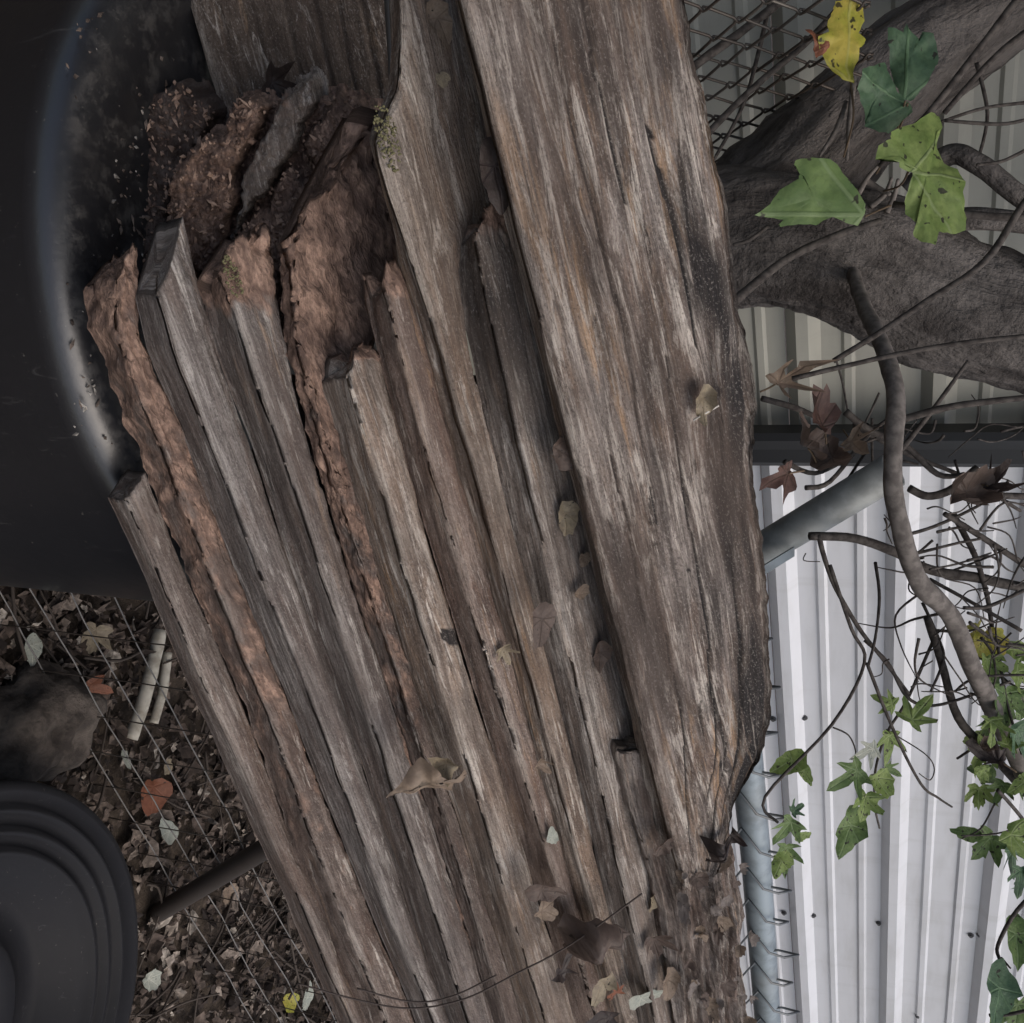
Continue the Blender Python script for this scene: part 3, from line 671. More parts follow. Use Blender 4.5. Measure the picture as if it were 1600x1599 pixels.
def poly_leaf(name, zp, ox, oy, k, depth, base, tip, mat, parent=None, bend=.006, tilt=(0, 0), plane=None):
    pts = [(ox + x / k, oy + y / k) for x, y in zp]
    bpx = (ox + base[0] / k, oy + base[1] / k); tpx = (ox + tip[0] / k, oy + tip[1] / k)
    cx = sum(p[0] for p in pts) / len(pts); cy = sum(p[1] for p in pts) / len(pts)
    if plane: P, nrm = plane
    else: P, nrm = at(cx, cy, depth), (-FW + RW * tilt[0] + DW * tilt[1]).normalized()
    C0 = hit(cx, cy, P, nrm); Bp = hit(*bpx, P, nrm); Tp = hit(*tpx, P, nrm); size = (Tp - Bp).length; ex = (Tp - Bp).normalized(); ey = nrm.cross(ex)
    LS[0] += 1; sd = LS[0] * 2.3; vs_, lf, fs = [], [], []
    dense = []
    for i in range(len(pts)):
        a, b = pts[i], pts[(i + 1) % len(pts)]
        for t in (0, .34, .67): dense.append((lerp(a[0], b[0], t) + (random.uniform(-1.2, 1.2) if t else 0), lerp(a[1], b[1], t) + (random.uniform(-1.2, 1.2) if t else 0)))
    n = len(dense); rings = (.3, .6, .85, 1.0)
    def addp(w):
        q = w - Bp; x, y = q.dot(ex) / size, q.dot(ey) / size
        vs_.append(w + nrm * bend * (1.6 * noise.noise(V((x * 2.1, y * 2.1, sd))) + .6 * noise.noise(V((x * 6, y * 6, sd + 4))) - 1.2 * abs(y))); lf.append((x, y, sd))
    addp(C0)
    for r in rings:
        for q in dense: addp(C0.lerp(hit(*q, P, nrm), r))
    for j in range(n): fs.append((0, 1 + j, 1 + (j + 1) % n))
    for q in range(3):
        for j in range(n): a = 1 + q * n + j; b = 1 + q * n + (j + 1) % n; fs.append((a, a + n, b + n, b))
    if parent is None:
        o = meshobj(name, [v - C0 for v in vs_], fs, mat, None, True, {'lf': ('FLOAT_VECTOR', lf)}); o.location = C0
    else: o = meshobj(name, vs_, fs, mat, parent, True, {'lf': ('FLOAT_VECTOR', lf)})
    return o
def pdead(k, zp, oy, base, tip, mat, label, off, bend=.012, ox=500, kz=2.665):
    cx = ox + sum(p[0] for p in zp) / len(zp) / kz; cy = oy + sum(p[1] for p in zp) / len(zp) / kz
    nrm = (GEO[k]['E'] * .35 + Ct * .65).normalized(); P = on(k, cx, cy, off)
    tag(poly_leaf('dead_leaf', zp, ox, oy, kz, 1, base, tip, mat, None, bend, (0, 0), (P, nrm)), label, 'leaf', 'fallen leaves caught on the boards')
pdead('F', [(270, 660), (330, 620), (380, 550), (430, 510), (480, 525), (500, 560), (540, 580), (600, 535), (612, 560), (560, 600), (555, 640), (520, 640), (470, 635), (400, 645), (320, 645)], 999, (275, 660), (560, 585), L_TAN, 'large tan curled leaf draped across the middle boards', .014)
pdead('H', [(1020, 1255), (1080, 1200), (1160, 1175), (1270, 1190), (1240, 1240), (1190, 1310), (1140, 1330), (1110, 1380), (1080, 1400), (1060, 1340)], 999, (1270, 1190), (1050, 1330), L_BRN, 'largest dark brown crumpled leaf at the bottom of the stack', .03, .03)
pdead('I', [(970, 520), (1020, 480), (1090, 455), (1085, 510), (1090, 560), (1060, 610), (1065, 630), (1000, 630), (985, 580)], 500, (975, 530), (1080, 600), L_BRN, 'dark brown leaf stuck over the left edge of the wide slab', .062, .006)
pdead('J', [(270, 860), (320, 840), (390, 850), (405, 815), (445, 855), (400, 880), (340, 915), (290, 960), (300, 920)], 999, (440, 855), (280, 890), L_DRK, 'black curled leaf at the broken end of the wide slab', .02, .014, 1000)
dead('F', 690, 1190, 215, .034, L_STRAW, 'narrow rolled pale leaf above the large tan curled leaf', shape=OVAL, curl=1.6)
dead('G', 838, 1388, 20, .040, L_BRN, 'brown cupped leaf just above the round tan leaf', shape=OVAL, curl=.9)
dead('G', 838, 1420, 30, .034, L_TAN, 'round ragged tan leaf with toothed edge near the thin tendril', shape=BLUNT, curl=-.5)
dead('G', 856, 1304, 250, .021, L_PALE, 'small pale green torn leaf low on the brown board', shape=OVAL, curl=.2)
dead('H', 918, 1522, 120, .036, L_STRAW, 'yellow green narrow leaf below the crumpled brown leaf', shape=OVAL, curl=.8, off=.025)
dead('H', 944, 1540, 250, .030, L_ORG, 'small rusty orange leaf below the crumpled brown leaf', shape=LOBE, curl=.5, off=.02)
dead('H', 972, 1545, 350, .036, L_PALE, 'pale grey leaf at the bottom beside the orange leaf', shape=OVAL, curl=.4, off=.03)
dead('G', 862, 1515, 300, .040, L_DRK, 'dark grey shrivelled leaf left of the crumpled brown leaf', shape=LOBE, curl=1.0, off=.012)
dead('I', 868, 716, 200, .020, L_TAN, 'crumpled grey scrap beside the dark brown leaf at the slab edge', shape=LOBE, curl=1.2, off=.012)
dead('I', 872, 800, 85, .030, L_STRAW, 'narrow yellow spotted leaf in the crevice by the slab', shape=OVAL, curl=1.2, off=.010)
dead('I', 905, 868, 80, .018, L_TAN, 'tiny tan scrap in the crevice by the slab', shape=BLUNT, curl=.4, off=.006)
dead('I', 897, 928, 300, .022, L_TAN, 'pale tan folded leaf in the middle of the slab crevice', shape=BLUNT, curl=.6, off=.008)
dead('I', 931, 1018, 85, .030, L_BRN, 'grey brown blunt leaf low in the slab crevice', shape=OVAL, curl=.8, off=.006)
dead('G', 778, 1012, 60, .028, L_STRAW, 'two toned straw leaf with a white torn edge on the middle board', shape=LOBE, curl=.6, off=.006)
dead('I', 838, 965, 95, .038, L_BRN, 'purplish brown flat leaf pressed against the long grey board', shape=OVAL, curl=.3, off=.008)
dead('H', 832, 1190, 40, .026, L_TAN, 'small curled tan flake leaf on the long grey board', shape=LOBE, curl=1.3, off=.008)
dead('J', 1088, 618, 85, .030, L_STRAW, 'boat shaped dry leaf on the wide slab', shape=OVAL, curl=1.5, off=.012)
dead('I', 1015, 1395, 100, .030, L_STRAW, 'pale green pointed leaf in the lower crevice', shape=OVAL, curl=.6, off=.01)
dead('I', 1022, 1520, 85, .038, L_TAN, 'long tan leaf low beside the flaky board', shape=OVAL, curl=.9, off=.02)
dead('I', 1008, 1460, 70, .034, L_BRN, 'brown leaf tucked between the lowest boards and flaky board', shape=MAPLE, curl=.8, off=.012)
dead('H', 940, 1585, 190, .055, L_DRK, 'dark heart shaped leaf at the lower frame edge', shape=BLUNT, curl=.5, off=.012)
dead('H', 676, 30, 60, .03, L_TAN, 'small orange tan leaf near the top of the long grey board', shape=OVAL, curl=.9, off=.006)
dead('H', 684, 120, 65, .016, L_STRAW, 'small cream flake on the top of the long grey board', shape=BLUNT, curl=.3, off=.004)
dead('I', 735, 265, 75, .05, L_DRK, 'dark grey leaf wedged between the long grey board and the slab', shape=OVAL, curl=.5, off=.03)
P = at(425, 130, 1.13); tag(add_leaf('dead_leaf', P, imgdir(20), Ct, .045, L_DRK, LOBE, 1.2, .4), 'dark curled leaf on the brown grooved plank', 'leaf', 'fallen leaves caught on the boards')
# bark flakes on the flaky board
for i in range(36):
    y = random.uniform(1270, 1610); x = lerp(interp([(r[0], r[1]) for r in kr], y), interp([(r[0], r[2]) for r in kr], y), random.uniform(.12, 1.0))
    P = dK(x, y, -.006 + .010 * math.sin(random.random() * 3.1)); 
    add_leaf('bark_flake', P, imgdir(random.uniform(40, 140)), (Ct + RW * random.uniform(-.6, .6) + DW * random.uniform(-.6, .6)), random.uniform(.008, .022), random.choice((L_BRN, L_TAN, L_FLK, L_FLK)), random.choice((OVAL, BLUNT)), random.uniform(.3, 1.4), .2, .4, kb)
# slivers of wood standing off the slab
for px, py, a, l in ((1092, 640, 150, .014),):
    p = on('J', px, py, .014); vs_, fs = tube_geo([p - imgdir(a) * l, p + imgdir(a) * l], .0011, 5)
    tag(meshobj('broken_twig', vs_, fs, NT('bare_twig_wood').fin((.5, .47, .42), .7)), 'pale bit of twig under the boat shaped leaf on the slab', 'twig')
# thin tendrils over the boards
M_TEND = NT('dry_tendril').fin((.07, .055, .048), .8)
for pts, lab in (([(470, 1490), (560, 1512), (640, 1522), (720, 1505), (800, 1462), (880, 1415), (985, 1335)], 'longer thin dry tendril arching over the lower boards'), ([(560, 1498), (640, 1515), (700, 1505), (770, 1468)], 'short thin dry tendril just above the longer one')):
    P3 = [hit(x, y, GEO['D']['p'], Ct) + Ct * (.045 + .02 * i / 6) for i, (x, y) in enumerate(pts)]
    vs_, fs = tube_geo(smooth_path(P3, 6), .0011, 5); tag(meshobj('tendril', vs_, fs, M_TEND), lab, 'tendril')
# clear strip at top
sv, sf = [], []
a0, a1 = at(613, -30, 1.06), at(616, 152, 1.085)
for t in range(9):
    p = a0.lerp(a1, t / 8); w = .010 * (1 - .55 * t / 8)
    sv += [p - Rt * w + Ct * .002, p + Ct * .006, p + Rt * w + Ct * .002, p - Ct * .002]
for t in range(8):
    for k in range(4): sf.append((t * 4 + k, t * 4 + (k + 1) % 4, t * 4 + 4 + (k + 1) % 4, t * 4 + 4 + k))
tag(meshobj('plastic_strip', sv, sf, NT('dusty_plastic').fin((.16, .155, .15), .25, spec=.6)), 'narrow grey plastic strip at the top left of the long grey board', 'strip')
# moss
M_MOSS = NT('moss'); M_MOSS = M_MOSS.fin(M_MOSS.mix(M_MOSS.noise(M_MOSS.coord(), 200, 3), (.09, .085, .045), (.17, .155, .08)), .95)
def moss(k, px, py, r, nblob, label):
    vs_, fs = [], []
    for i in range(nblob):
        a = random.random() * 6.28; q = r * math.sqrt(random.random())
        p = on(k, px, py, .001) + B * math.cos(a) * q * 1.4 + GEO[k]['S'] * math.sin(a) * q * .6
        s_ = random.uniform(.0006, .002); b = len(vs_)
        for d in ((1, 0, 0), (0, 1, 0), (-1, 0, 0), (0, -1, 0), (0, 0, 1), (0, 0, -1)): vs_.append(p + V([c * s_ * random.uniform(.6, 1.4) for c in d]))
        for f in ((0, 1, 4), (1, 2, 4), (2, 3, 4), (3, 0, 4), (1, 0, 5), (2, 1, 5), (3, 2, 5), (0, 3, 5)): fs.append(tuple(b + x for x in f))
    tag(meshobj('moss', vs_, fs, M_MOSS, None, True), kind='stuff')
moss('D', 362, 432, .014, 90, ''); moss('H', 604, 215, .02, 170, '')

# ------------------------------------------------------------------ black plastic tubs
def plastic(name, dirt=1.0, r0=.24, sp=.7):
    m = NT(name); o = m.coord(); n1 = m.noise(o, 14, 5, .65); n2 = m.noise(o, 120, 4, .7); n3 = m.noise(m.map(o, (1, 1, 1), (4, 4, 4)), 45, 5, .7)
    geo = m.n('ShaderNodeNewGeometry'); sz = m.n('ShaderNodeSeparateXYZ'); m.set(sz.inputs[0], geo.outputs['Normal'])
    up = m.math('MULTIPLY', m.rng(sz.outputs[2], .75, 1.0), dirt)
    dust = m.math('MULTIPLY', m.math('MULTIPLY', up, m.rng(n1, .25, .7)), m.rng(n3, .42, .68))
    c = m.mix(m.math('MULTIPLY', dust, .75), (.016, .016, .018), (.06, .053, .046))
    c = m.mix(m.math('MULTIPLY', m.rng(n2, .66, .74), .5), c, (.16, .15, .13))
    sc_ = m.noise(m.map(o, (60, 60, 9), (2, 8, 4)), 1, 6, .75, 1.2)
    c = m.mix(m.math('MULTIPLY', m.rng(sc_, .6, .72), .35), c, (.09, .088, .086))
    return m.fin(c, m.mix(m.math('ADD', dust, m.math('MULTIPLY', n1, .25)), (r0, r0, r0), (.9, .9, .9)), m.bump(m.math('ADD', n1, m.math('MULTIPLY', n3, up)), .2, .004), spec=sp)
M_TUB = plastic('black_plastic')
def revolve(name, c, prof, mat, label, cat, n=96, parent=None):
    vs_, fs = [], []
    for i in range(n):
        a = 2 * math.pi * i / n
        for r, z in prof:
            rr = r * (1 + .006 * noise.noise(V((math.cos(a) * 1.5, math.sin(a) * 1.5, z * 2)))); vs_.append((c.x + rr * math.cos(a), c.y + rr * math.sin(a), z + .004 * noise.noise(V((math.cos(a) * r * 5, math.sin(a) * r * 5, 2)))))
    m_ = len(prof)
    for i in range(n):
        for j in range(m_ - 1):
            a = i * m_ + j; b = ((i + 1) % n) * m_ + j; fs.append((a, b, b + 1, a + 1))
    o = meshobj(name, vs_, fs, mat, parent, True)
    return tag(o, label, cat) if label else o
tc = at(480, 446, 1.41); TZ = tc.z; TR = .452
prof = [(.001, 0), (TR - .05, 0), (TR - .03, TZ * .3)]
prof = [(TR * .95, .0), (TR * .955, .05), (TR * .985, TZ - .20), (TR * .99, TZ - .10)]
prof += [(TR - .04 + .04 * math.cos(math.radians(a)), TZ - .04 + .04 * math.sin(math.radians(a))) for a in range(0, 91, 10)]
prof += [(TR - .08, TZ - .002), (TR - .095, TZ - .008), (TR - .12, TZ - .009), (.1, TZ - .008), (.001, TZ - .008)]
revolve('plastic_tub', tc, prof, M_TUB, 'large black plastic tub with dusty top at the left under the rotten board ends', 'tub')
pc = at(-56, 1632, 1.5); PZ = pc.z; PR = .375
prof = [(PR * .78, .0), (PR * .84, PZ * .6), (PR * .95, PZ - .03)]
prof += [(PR - .016 + .016 * math.cos(math.radians(a)), PZ - .016 + .016 * math.sin(math.radians(a))) for a in range(-40, 91, 13)]
for rr in (.045, .078, .108):
    prof += [(PR - rr + .009, PZ - .016), (PR - rr + .003, PZ - .003), (PR - rr - .003, PZ - .003), (PR - rr - .006, PZ - .016)]
prof += [(PR - .14, PZ - .016), (PR - .165, PZ - .07), (PR - .2, PZ - .075), (.15, PZ - .06), (.14, PZ - .05), (.12, PZ - .06), (.001, PZ - .06)]
revolve('black_container', pc, prof, plastic('clean_black_plastic', .05, .45, .08), 'black ringed plastic container lid in the lower left corner', 'container')
# crumbs and dust fragments on the tub
def crumbs(name, pts, mat, smin, smax):
    vs_, fs = [], []
    for p in pts:
        b = len(vs_); s_ = random.uniform(smin, smax); el = random.choice((1, 1, 2.5))
        ax = V((random.gauss(0, 1), random.gauss(0, 1), random.gauss(0, .4))).normalized(); up = V((0, 0, 1)); sx = ax.cross(up).normalized()
        for d in ((1, 0, 0), (0, 1, 0), (-1, 0, 0), (0, -1, 0), (0, 0, 1), (0, 0, -.6)):
            k = random.uniform(.6, 1.3) * s_; vs_.append(V(p) + ax * d[0] * k * el + sx * d[1] * k + up * d[2] * k)
        for f in ((0, 1, 4), (1, 2, 4), (2, 3, 4), (3, 0, 4), (1, 0, 5), (2, 1, 5), (3, 2, 5), (0, 3, 5)): fs.append(tuple(b + x for x in f))
    return tag(meshobj(name, vs_, fs, mat, None, False), kind='stuff')
def crumb_mat(name, a, b):
    m = NT(name); n1 = m.noise(m.coord(), 60, 4); return m.fin(m.mix(m.rng(n1, .35, .65), a, b), .95)
M_CR = crumb_mat('rot_crumbs', (.05, .038, .032), (.15, .118, .098)); M_CR2 = crumb_mat('dust_bits', (.12, .11, .1), (.4, .37, .33))
pts = []
for i in range(240):
    px = random.gauss(185, 42); py = random.uniform(20, 700)
    if px < 105: continue
    p = onZ(px, py, TZ - .006); pts.append(p)
crumbs('rotten_wood_crumbs', pts, M_CR, .0007, .003)
pts = [onZ(random.uniform(110, 260), random.uniform(20, 720), TZ - .004) for i in range(70)]
crumbs('pale_wood_bits', pts, M_CR2, .0008, .0028)
crumbs('rot_fragments', CRUMB_AT, crumb_mat('rot_fragment', (.12, .077, .06), (.40, .275, .205)), .0008, .0034)
pts = []
for i in range(420):
    px, py = random.uniform(235, 480), random.uniform(120, 420); pts.append(at(px + (420 - py) * .0, py, random.uniform(1.085, 1.13)))
# ------------------------------------------------------------------ litter on the ground
def litter(name, mats, n, seed):
    rnd = random.Random(seed); vs_, fs, tint, lf = [], [], [], []
    for i in range(n):
        x = rnd.uniform(-1.66, .35); y = rnd.uniform(.45, 3.2); z = rnd.uniform(0, .018) + .004
        s_ = rnd.choice((.006, .008, .010, .013, .016, .02, .028)) * rnd.uniform(.7, 1.2); a = rnd.random() * 6.28
        M = Matrix.Translation((x, y, z)) @ Matrix.Rotation(a, 4, 'Z') @ Matrix.Rotation(rnd.gauss(0, .5), 4, 'X') @ Matrix.Rotation(rnd.gauss(0, .5), 4, 'Y')
        cu = rnd.uniform(-.9, .9); b = len(vs_); t = rnd.random()
        sh = [(1.2, 0), (.55, .5), (.1, .36), (-.45, .62), (-1, .1), (-.9, -.15), (-.4, -.55), (.15, -.38), (.6, -.5)]
        vs_.append(M @ V((0, 0, -.1 * s_))); tint.append(t)
        for px, py in sh:
            px *= rnd.uniform(.75, 1.2); py *= rnd.uniform(.7, 1.25)
            vs_.append(M @ V((px * s_, py * s_, (cu * py * py + .3 * rnd.uniform(-1, 1)) * s_))); tint.append(t)
        for k in range(9): fs.append((b, b + 1 + k, b + 1 + (k + 1) % 9))
    return tag(meshobj(name, vs_, fs, mats, None, False, {'tint': ('FLOAT', tint)}), kind='stuff')
m = NT('litter_leaf'); t = m.attr('tint', 'Fac'); cr = m.n('ShaderNodeValToRGB'); m.set(cr.inputs[0], t)
e = cr.color_ramp.elements; e[0].position = 0; e[0].color = (.035, .027, .024, 1); e[1].position = 1; e[1].color = (.48, .43, .37, 1)
for p_, c_ in ((.3, (.07, .052, .043, 1)), (.55, (.13, .098, .08, 1)), (.8, (.22, .175, .145, 1)), (.93, (.36, .30, .25, 1))):
    q = e.new(p_); q.color = c_
n1 = m.noise(m.coord(), 90, 4, .6)
M_LIT = m.fin(m.mix(m.rng(n1, .38, .72), m.mix(.6, cr.outputs[0], (.02, .016, .014)), cr.outputs[0]), .85)
litter('leaf_litter', M_LIT, 13000, 3)
def gleaf(px, py, ang, size, mat, label, shape=MAPLE):
    P = onZ(px, py, .035); tag(add_leaf('fallen_leaf', P, imgdir(ang), V((random.uniform(-.2, .4), random.uniform(-.3, .1), 1)), size, mat, shape, .35, .1), label, 'leaf', 'bright leaves in the ground litter')
gleaf(240, 1230, 100, .075, L_ORG, 'orange red leaf in the ground litter behind the wires', BLUNT)
gleaf(262, 1205, 300, .035, L_STRAW, 'straw leaf touching the orange leaf on the ground', BLUNT)
gleaf(130, 1130, 100, .05, L_YEL, 'yellow green leaf on the ground beside the grey stone', OVAL)
gleaf(135, 1075, 60, .055, L_ORG, 'dull red leaf on the ground under the tub edge', MAPLE)
gleaf(265, 1300, 200, .05, L_PALE, 'pale folded leaf on the ground below the orange leaf', OVAL)
gleaf(480, 1560, 260, .055, L_PALE, 'pale grey leaf on the ground at the foot of the boards', OVAL)
gleaf(460, 1565, 200, .05, L_YEL, 'mottled yellow leaf on the ground at the foot of the boards', BLUNT)
gleaf(232, 1530, 30, .045, L_PALE, 'whitish leaf on the ground beside the black container', BLUNT)
gleaf(355, 1390, 60, .05, L_TAN, 'tan leaf on the ground below the leaning pipe', BLUNT)
gleaf(195, 1185, 20, .03, L_PALE, 'white scrap leaf on the ground left of the orange leaf', OVAL)
gleaf(50, 1010, 90, .04, L_PALE, 'pale leaf on the ground under the black tub edge', OVAL)
gleaf(150, 985, 120, .05, L_STRAW, 'straw coloured leaf on the ground just below the black tub', MAPLE)
tv, tf = [], []
for i in range(260):
    p = V((random.uniform(-1.6, -.3), random.uniform(.6, 2.9), random.uniform(.012, .05))); a = random.random() * 6.28; L_ = random.uniform(.03, .16)
    d = V((math.cos(a), math.sin(a), random.uniform(-.15, .15))) * L_; tube_geo(smooth_path([p - d, p + V((random.uniform(-.02, .02), random.uniform(-.02, .02), .005)), p + d], 3), random.uniform(.0012, .0035), 5, True, tv, tf)
tag(meshobj('litter_twigs', tv, tf, NT('litter_twig').fin((.06, .048, .04), .9)), kind='stuff')
# stone
def lump(name, c, r3, mat, label, cat, seed, nz=.25):
    bm = bmesh.new(); bmesh.ops.create_icosphere(bm, subdivisions=4, radius=1)
    for v in bm.verts:
        d = 1 + nz * noise.fractal(v.co * 1.6 + V((seed, 0, 0)), .8, 2, 5); q = v.co * d
        v.co = V((q.x * r3[0], q.y * r3[1], max(-.3, q.z) * r3[2])) + c
    me = bpy.data.meshes.new(name); bm.to_mesh(me); bm.free(); me.materials.append(mat); me.polygons.foreach_set('use_smooth', [True] * len(me.polygons))
    return tag(link(bpy.data.objects.new(name, me)), label, cat)
m = NT('grey_stone'); n1 = m.noise(m.coord(), 25, 6, .65)
M_STONE = m.fin(m.mix(m.rng(n1, .35, .65), (.055, .046, .04), (.12, .10, .084)), .95, m.bump(n1, .9, .012))
lump('stone', onZ(48, 1135, .03), (.12, .10, .10), M_STONE, 'dusty grey brown stone on the ground between the two black containers', 'stone', 2, .3)
# pale sticks
m = NT('peeled_stick_wood'); n1 = m.noise(m.map(m.coord(), (40, 40, 8)), 1, 4)
M_STICK = m.fin(m.mix(m.rng(n1, .35, .65), (.3, .27, .22), (.5, .47, .4)), .8)
for a_, b_, r_, lab in (((205, 1155), (250, 985), .014, 'thicker whitish peeled stick on the ground behind the wires'), ((240, 1130), (262, 1020), .010, 'thinner whitish stick beside the thicker one on the ground')):
    vs_, fs = tube_geo(smooth_path([onZ(*a_, .03), onZ((a_[0] + b_[0]) / 2 + 4, (a_[1] + b_[1]) / 2, .035), onZ(*b_, .03)], 6), r_, 9, True, wob=.15)
    tag(meshobj('pale_stick', vs_, fs, M_STICK), lab, 'stick')

# ------------------------------------------------------------------ fence
XF = -.98
def galv(name, base=(.36, .385, .39)):
    m = NT(name); o = m.coord(); n1 = m.noise(o, 30, 5, .6); n2 = m.noise(o, 5, 4)
    c = m.mix(m.rng(n1, .4, .65), base, tuple(x * .72 for x in base)); c = m.mix(m.math('MULTIPLY', m.rng(n2, .5, .7), .4), c, (.2, .19, .17))
    return m.fin(c, .5, m.bump(n1, .1, .002), metal=.35, spec=.5)
M_GALV = galv('galvanised_steel', (.25, .29, .31)); M_WIRE = galv('weathered_wire', (.16, .17, .175)); M_LITW = galv('lit_tone_wire', (.17, .16, .15)); M_RUST_SHADE = galv('rust_and_shade_wire', (.07, .055, .045))
rl = onX(1181, 1380, XF); RZ = rl.z
fen = empty('chain_link_fence', (XF, 2.0, 0), 'galvanised top rail with chain link wire loops along its top beside the flaky board', 'fence')
vs_, fs = tube_geo([V((XF, lerp(.82, 6, i / 20), RZ + .004 * math.sin(i))) for i in range(21)], .0225, 20); meshobj('top_rail', vs_, fs, M_GALV, fen)
pitch = .084; zb = .62
k = 0; y = .86
while y < 3.3:
    pts = []; nz = 18
    ytop = y + random.uniform(-.006, .006); zt = RZ + .004
    # zigzag up to the rail, over the top and a hooked tail
    npt = 16
    for i in range(npt):
        z = lerp(zb, zt - .012, i / (npt - 1)); s_ = 1 if (i % 2 == 0) else -1
        pts.append(V((XF + .027 + .0025 * s_, y + s_ * pitch / 2, z)))
    hk = random.uniform(.014, .028)
    pts += [V((XF + .028, y + .004, zt + .012)), V((XF + .022, y + .012 + hk * .3, zt + .026 + hk * .3)), V((XF + .010, y + .02 + hk * .2, zt + .028 + hk)), V((XF + .006, y + .028, zt + .012 + hk * .4)), V((XF + .016, y + .022, zt + .004))]
    vs_, fs = tube_geo(pts, .0021, 6); meshobj('wire', vs_, fs, M_WIRE, fen)
    y += pitch * random.uniform(.96, 1.04)
for yy in (3.6, 5.9):
    vs_, fs = tube_geo([V((XF - .035, yy, 0)), V((XF - .035, yy, RZ + .05))], .027, 16); meshobj('fence_post', vs_, fs, M_GALV, fen)
pan = empty('wire_panel', (XF, 2.0, 0), 'low welded wire panel in front of the leaf litter, horizontal wires painted paler as if lit', 'wire fence')
for i in range(6):
    z = .06 + i * .085
    P3 = [V((XF, lerp(.84, 3.4, j / 48), z + .012 * fb((j * .25, i * 3.1, 0), 3))) for j in range(49)]
    vs_, fs = tube_geo(P3, .0014, 6); meshobj('wire', vs_, fs, M_LITW, pan)  # lit look of the horizontal wires put into a paler colour
y = .87
while y < 3.4:
    P3 = [V((XF + .003, y + .006 * fb((y * 9, j, 4), 2) + .02 * (j / 6), lerp(.0, .52, j / 6))) for j in range(7)]
    vs_, fs = tube_geo(P3, .0012, 6); meshobj('wire', vs_, fs, M_RUST_SHADE, pan)  # darker copy of the wire colour paints the uprights as unlit
    y += .105
# leaning pipe from the litter, behind the boards, to the upper right
pa, pb = onX(225, 1440, XF + .03), onX(1396, 735, XF - .04)
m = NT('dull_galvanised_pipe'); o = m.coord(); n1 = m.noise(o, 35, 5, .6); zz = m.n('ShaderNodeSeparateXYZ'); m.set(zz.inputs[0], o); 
low = m.rng(m.math('ADD', zz.outputs[2], m.math('MULTIPLY', n1, .3)), .75, .95)  # lower end: rust plus the shade under the pile, painted into the colour
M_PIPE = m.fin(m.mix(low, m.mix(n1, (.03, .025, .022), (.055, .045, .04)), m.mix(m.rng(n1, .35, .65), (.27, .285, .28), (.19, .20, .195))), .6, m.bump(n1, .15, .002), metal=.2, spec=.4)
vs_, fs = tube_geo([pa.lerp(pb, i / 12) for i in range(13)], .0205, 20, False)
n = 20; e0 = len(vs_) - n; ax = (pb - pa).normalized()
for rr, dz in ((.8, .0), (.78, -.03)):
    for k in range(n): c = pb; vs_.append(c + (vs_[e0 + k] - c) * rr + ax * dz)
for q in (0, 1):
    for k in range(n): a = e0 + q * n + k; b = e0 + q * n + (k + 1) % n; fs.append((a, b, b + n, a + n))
tag(meshobj('leaning_pipe', vs_, fs, M_PIPE), 'leaning galvanised pipe sticking out from behind the slab, its foot darkened by rust and painted shade', 'pipe')
p1, p2 = at(1170, 905, 1.2), at(1240, 862, 1.2); d_ = (p2 - p1); w_ = (DW * .006).normalized() * .0055
bv, bf = [], []; box_geo((p1 + p2) / 2, d_ / 2, w_, FW * .004, bv, bf)
tag(meshobj('steel_bracket', bv, bf, M_GALV, None, False), 'short grey steel bracket just under the leaning pipe', 'bracket')
# rusty mesh panel at the upper right, running back towards the shed
mesh_f = empty('rusty_chain_link', at(1180, 120, 1.27), 'rusty chain link panel at the upper right between slab and tree', 'fence')
DD = V((-.78, .625, 0)).normalized(); P0 = at(1180, 120, 1.27)
pp = .0305; zper = .0665
for k in range(-13, 11):
    pts = []
    for i in range(-4, 8):
        s_ = 1 if (i + k) % 2 == 0 else -1
        z = i * zper / 2 - .10; d0 = k * pp
        sag = .012 * fb((k * .2, i * .2, 8), 2)
        for dz, f in ((-.005, .86), (0, 1.12), (.005, .86)):
            pts.append(P0 + DD * (d0 + s_ * pp * .5 * f + sag) + V((0, 0, z + dz)) + V((.625, .78, 0)) * (.0022 * s_ * (1 if dz >= 0 else -1)))
    vs_, fs = tube_geo(pts, .0019, 6); meshobj('wire', vs_, fs, M_RUST_SHADE, mesh_f)

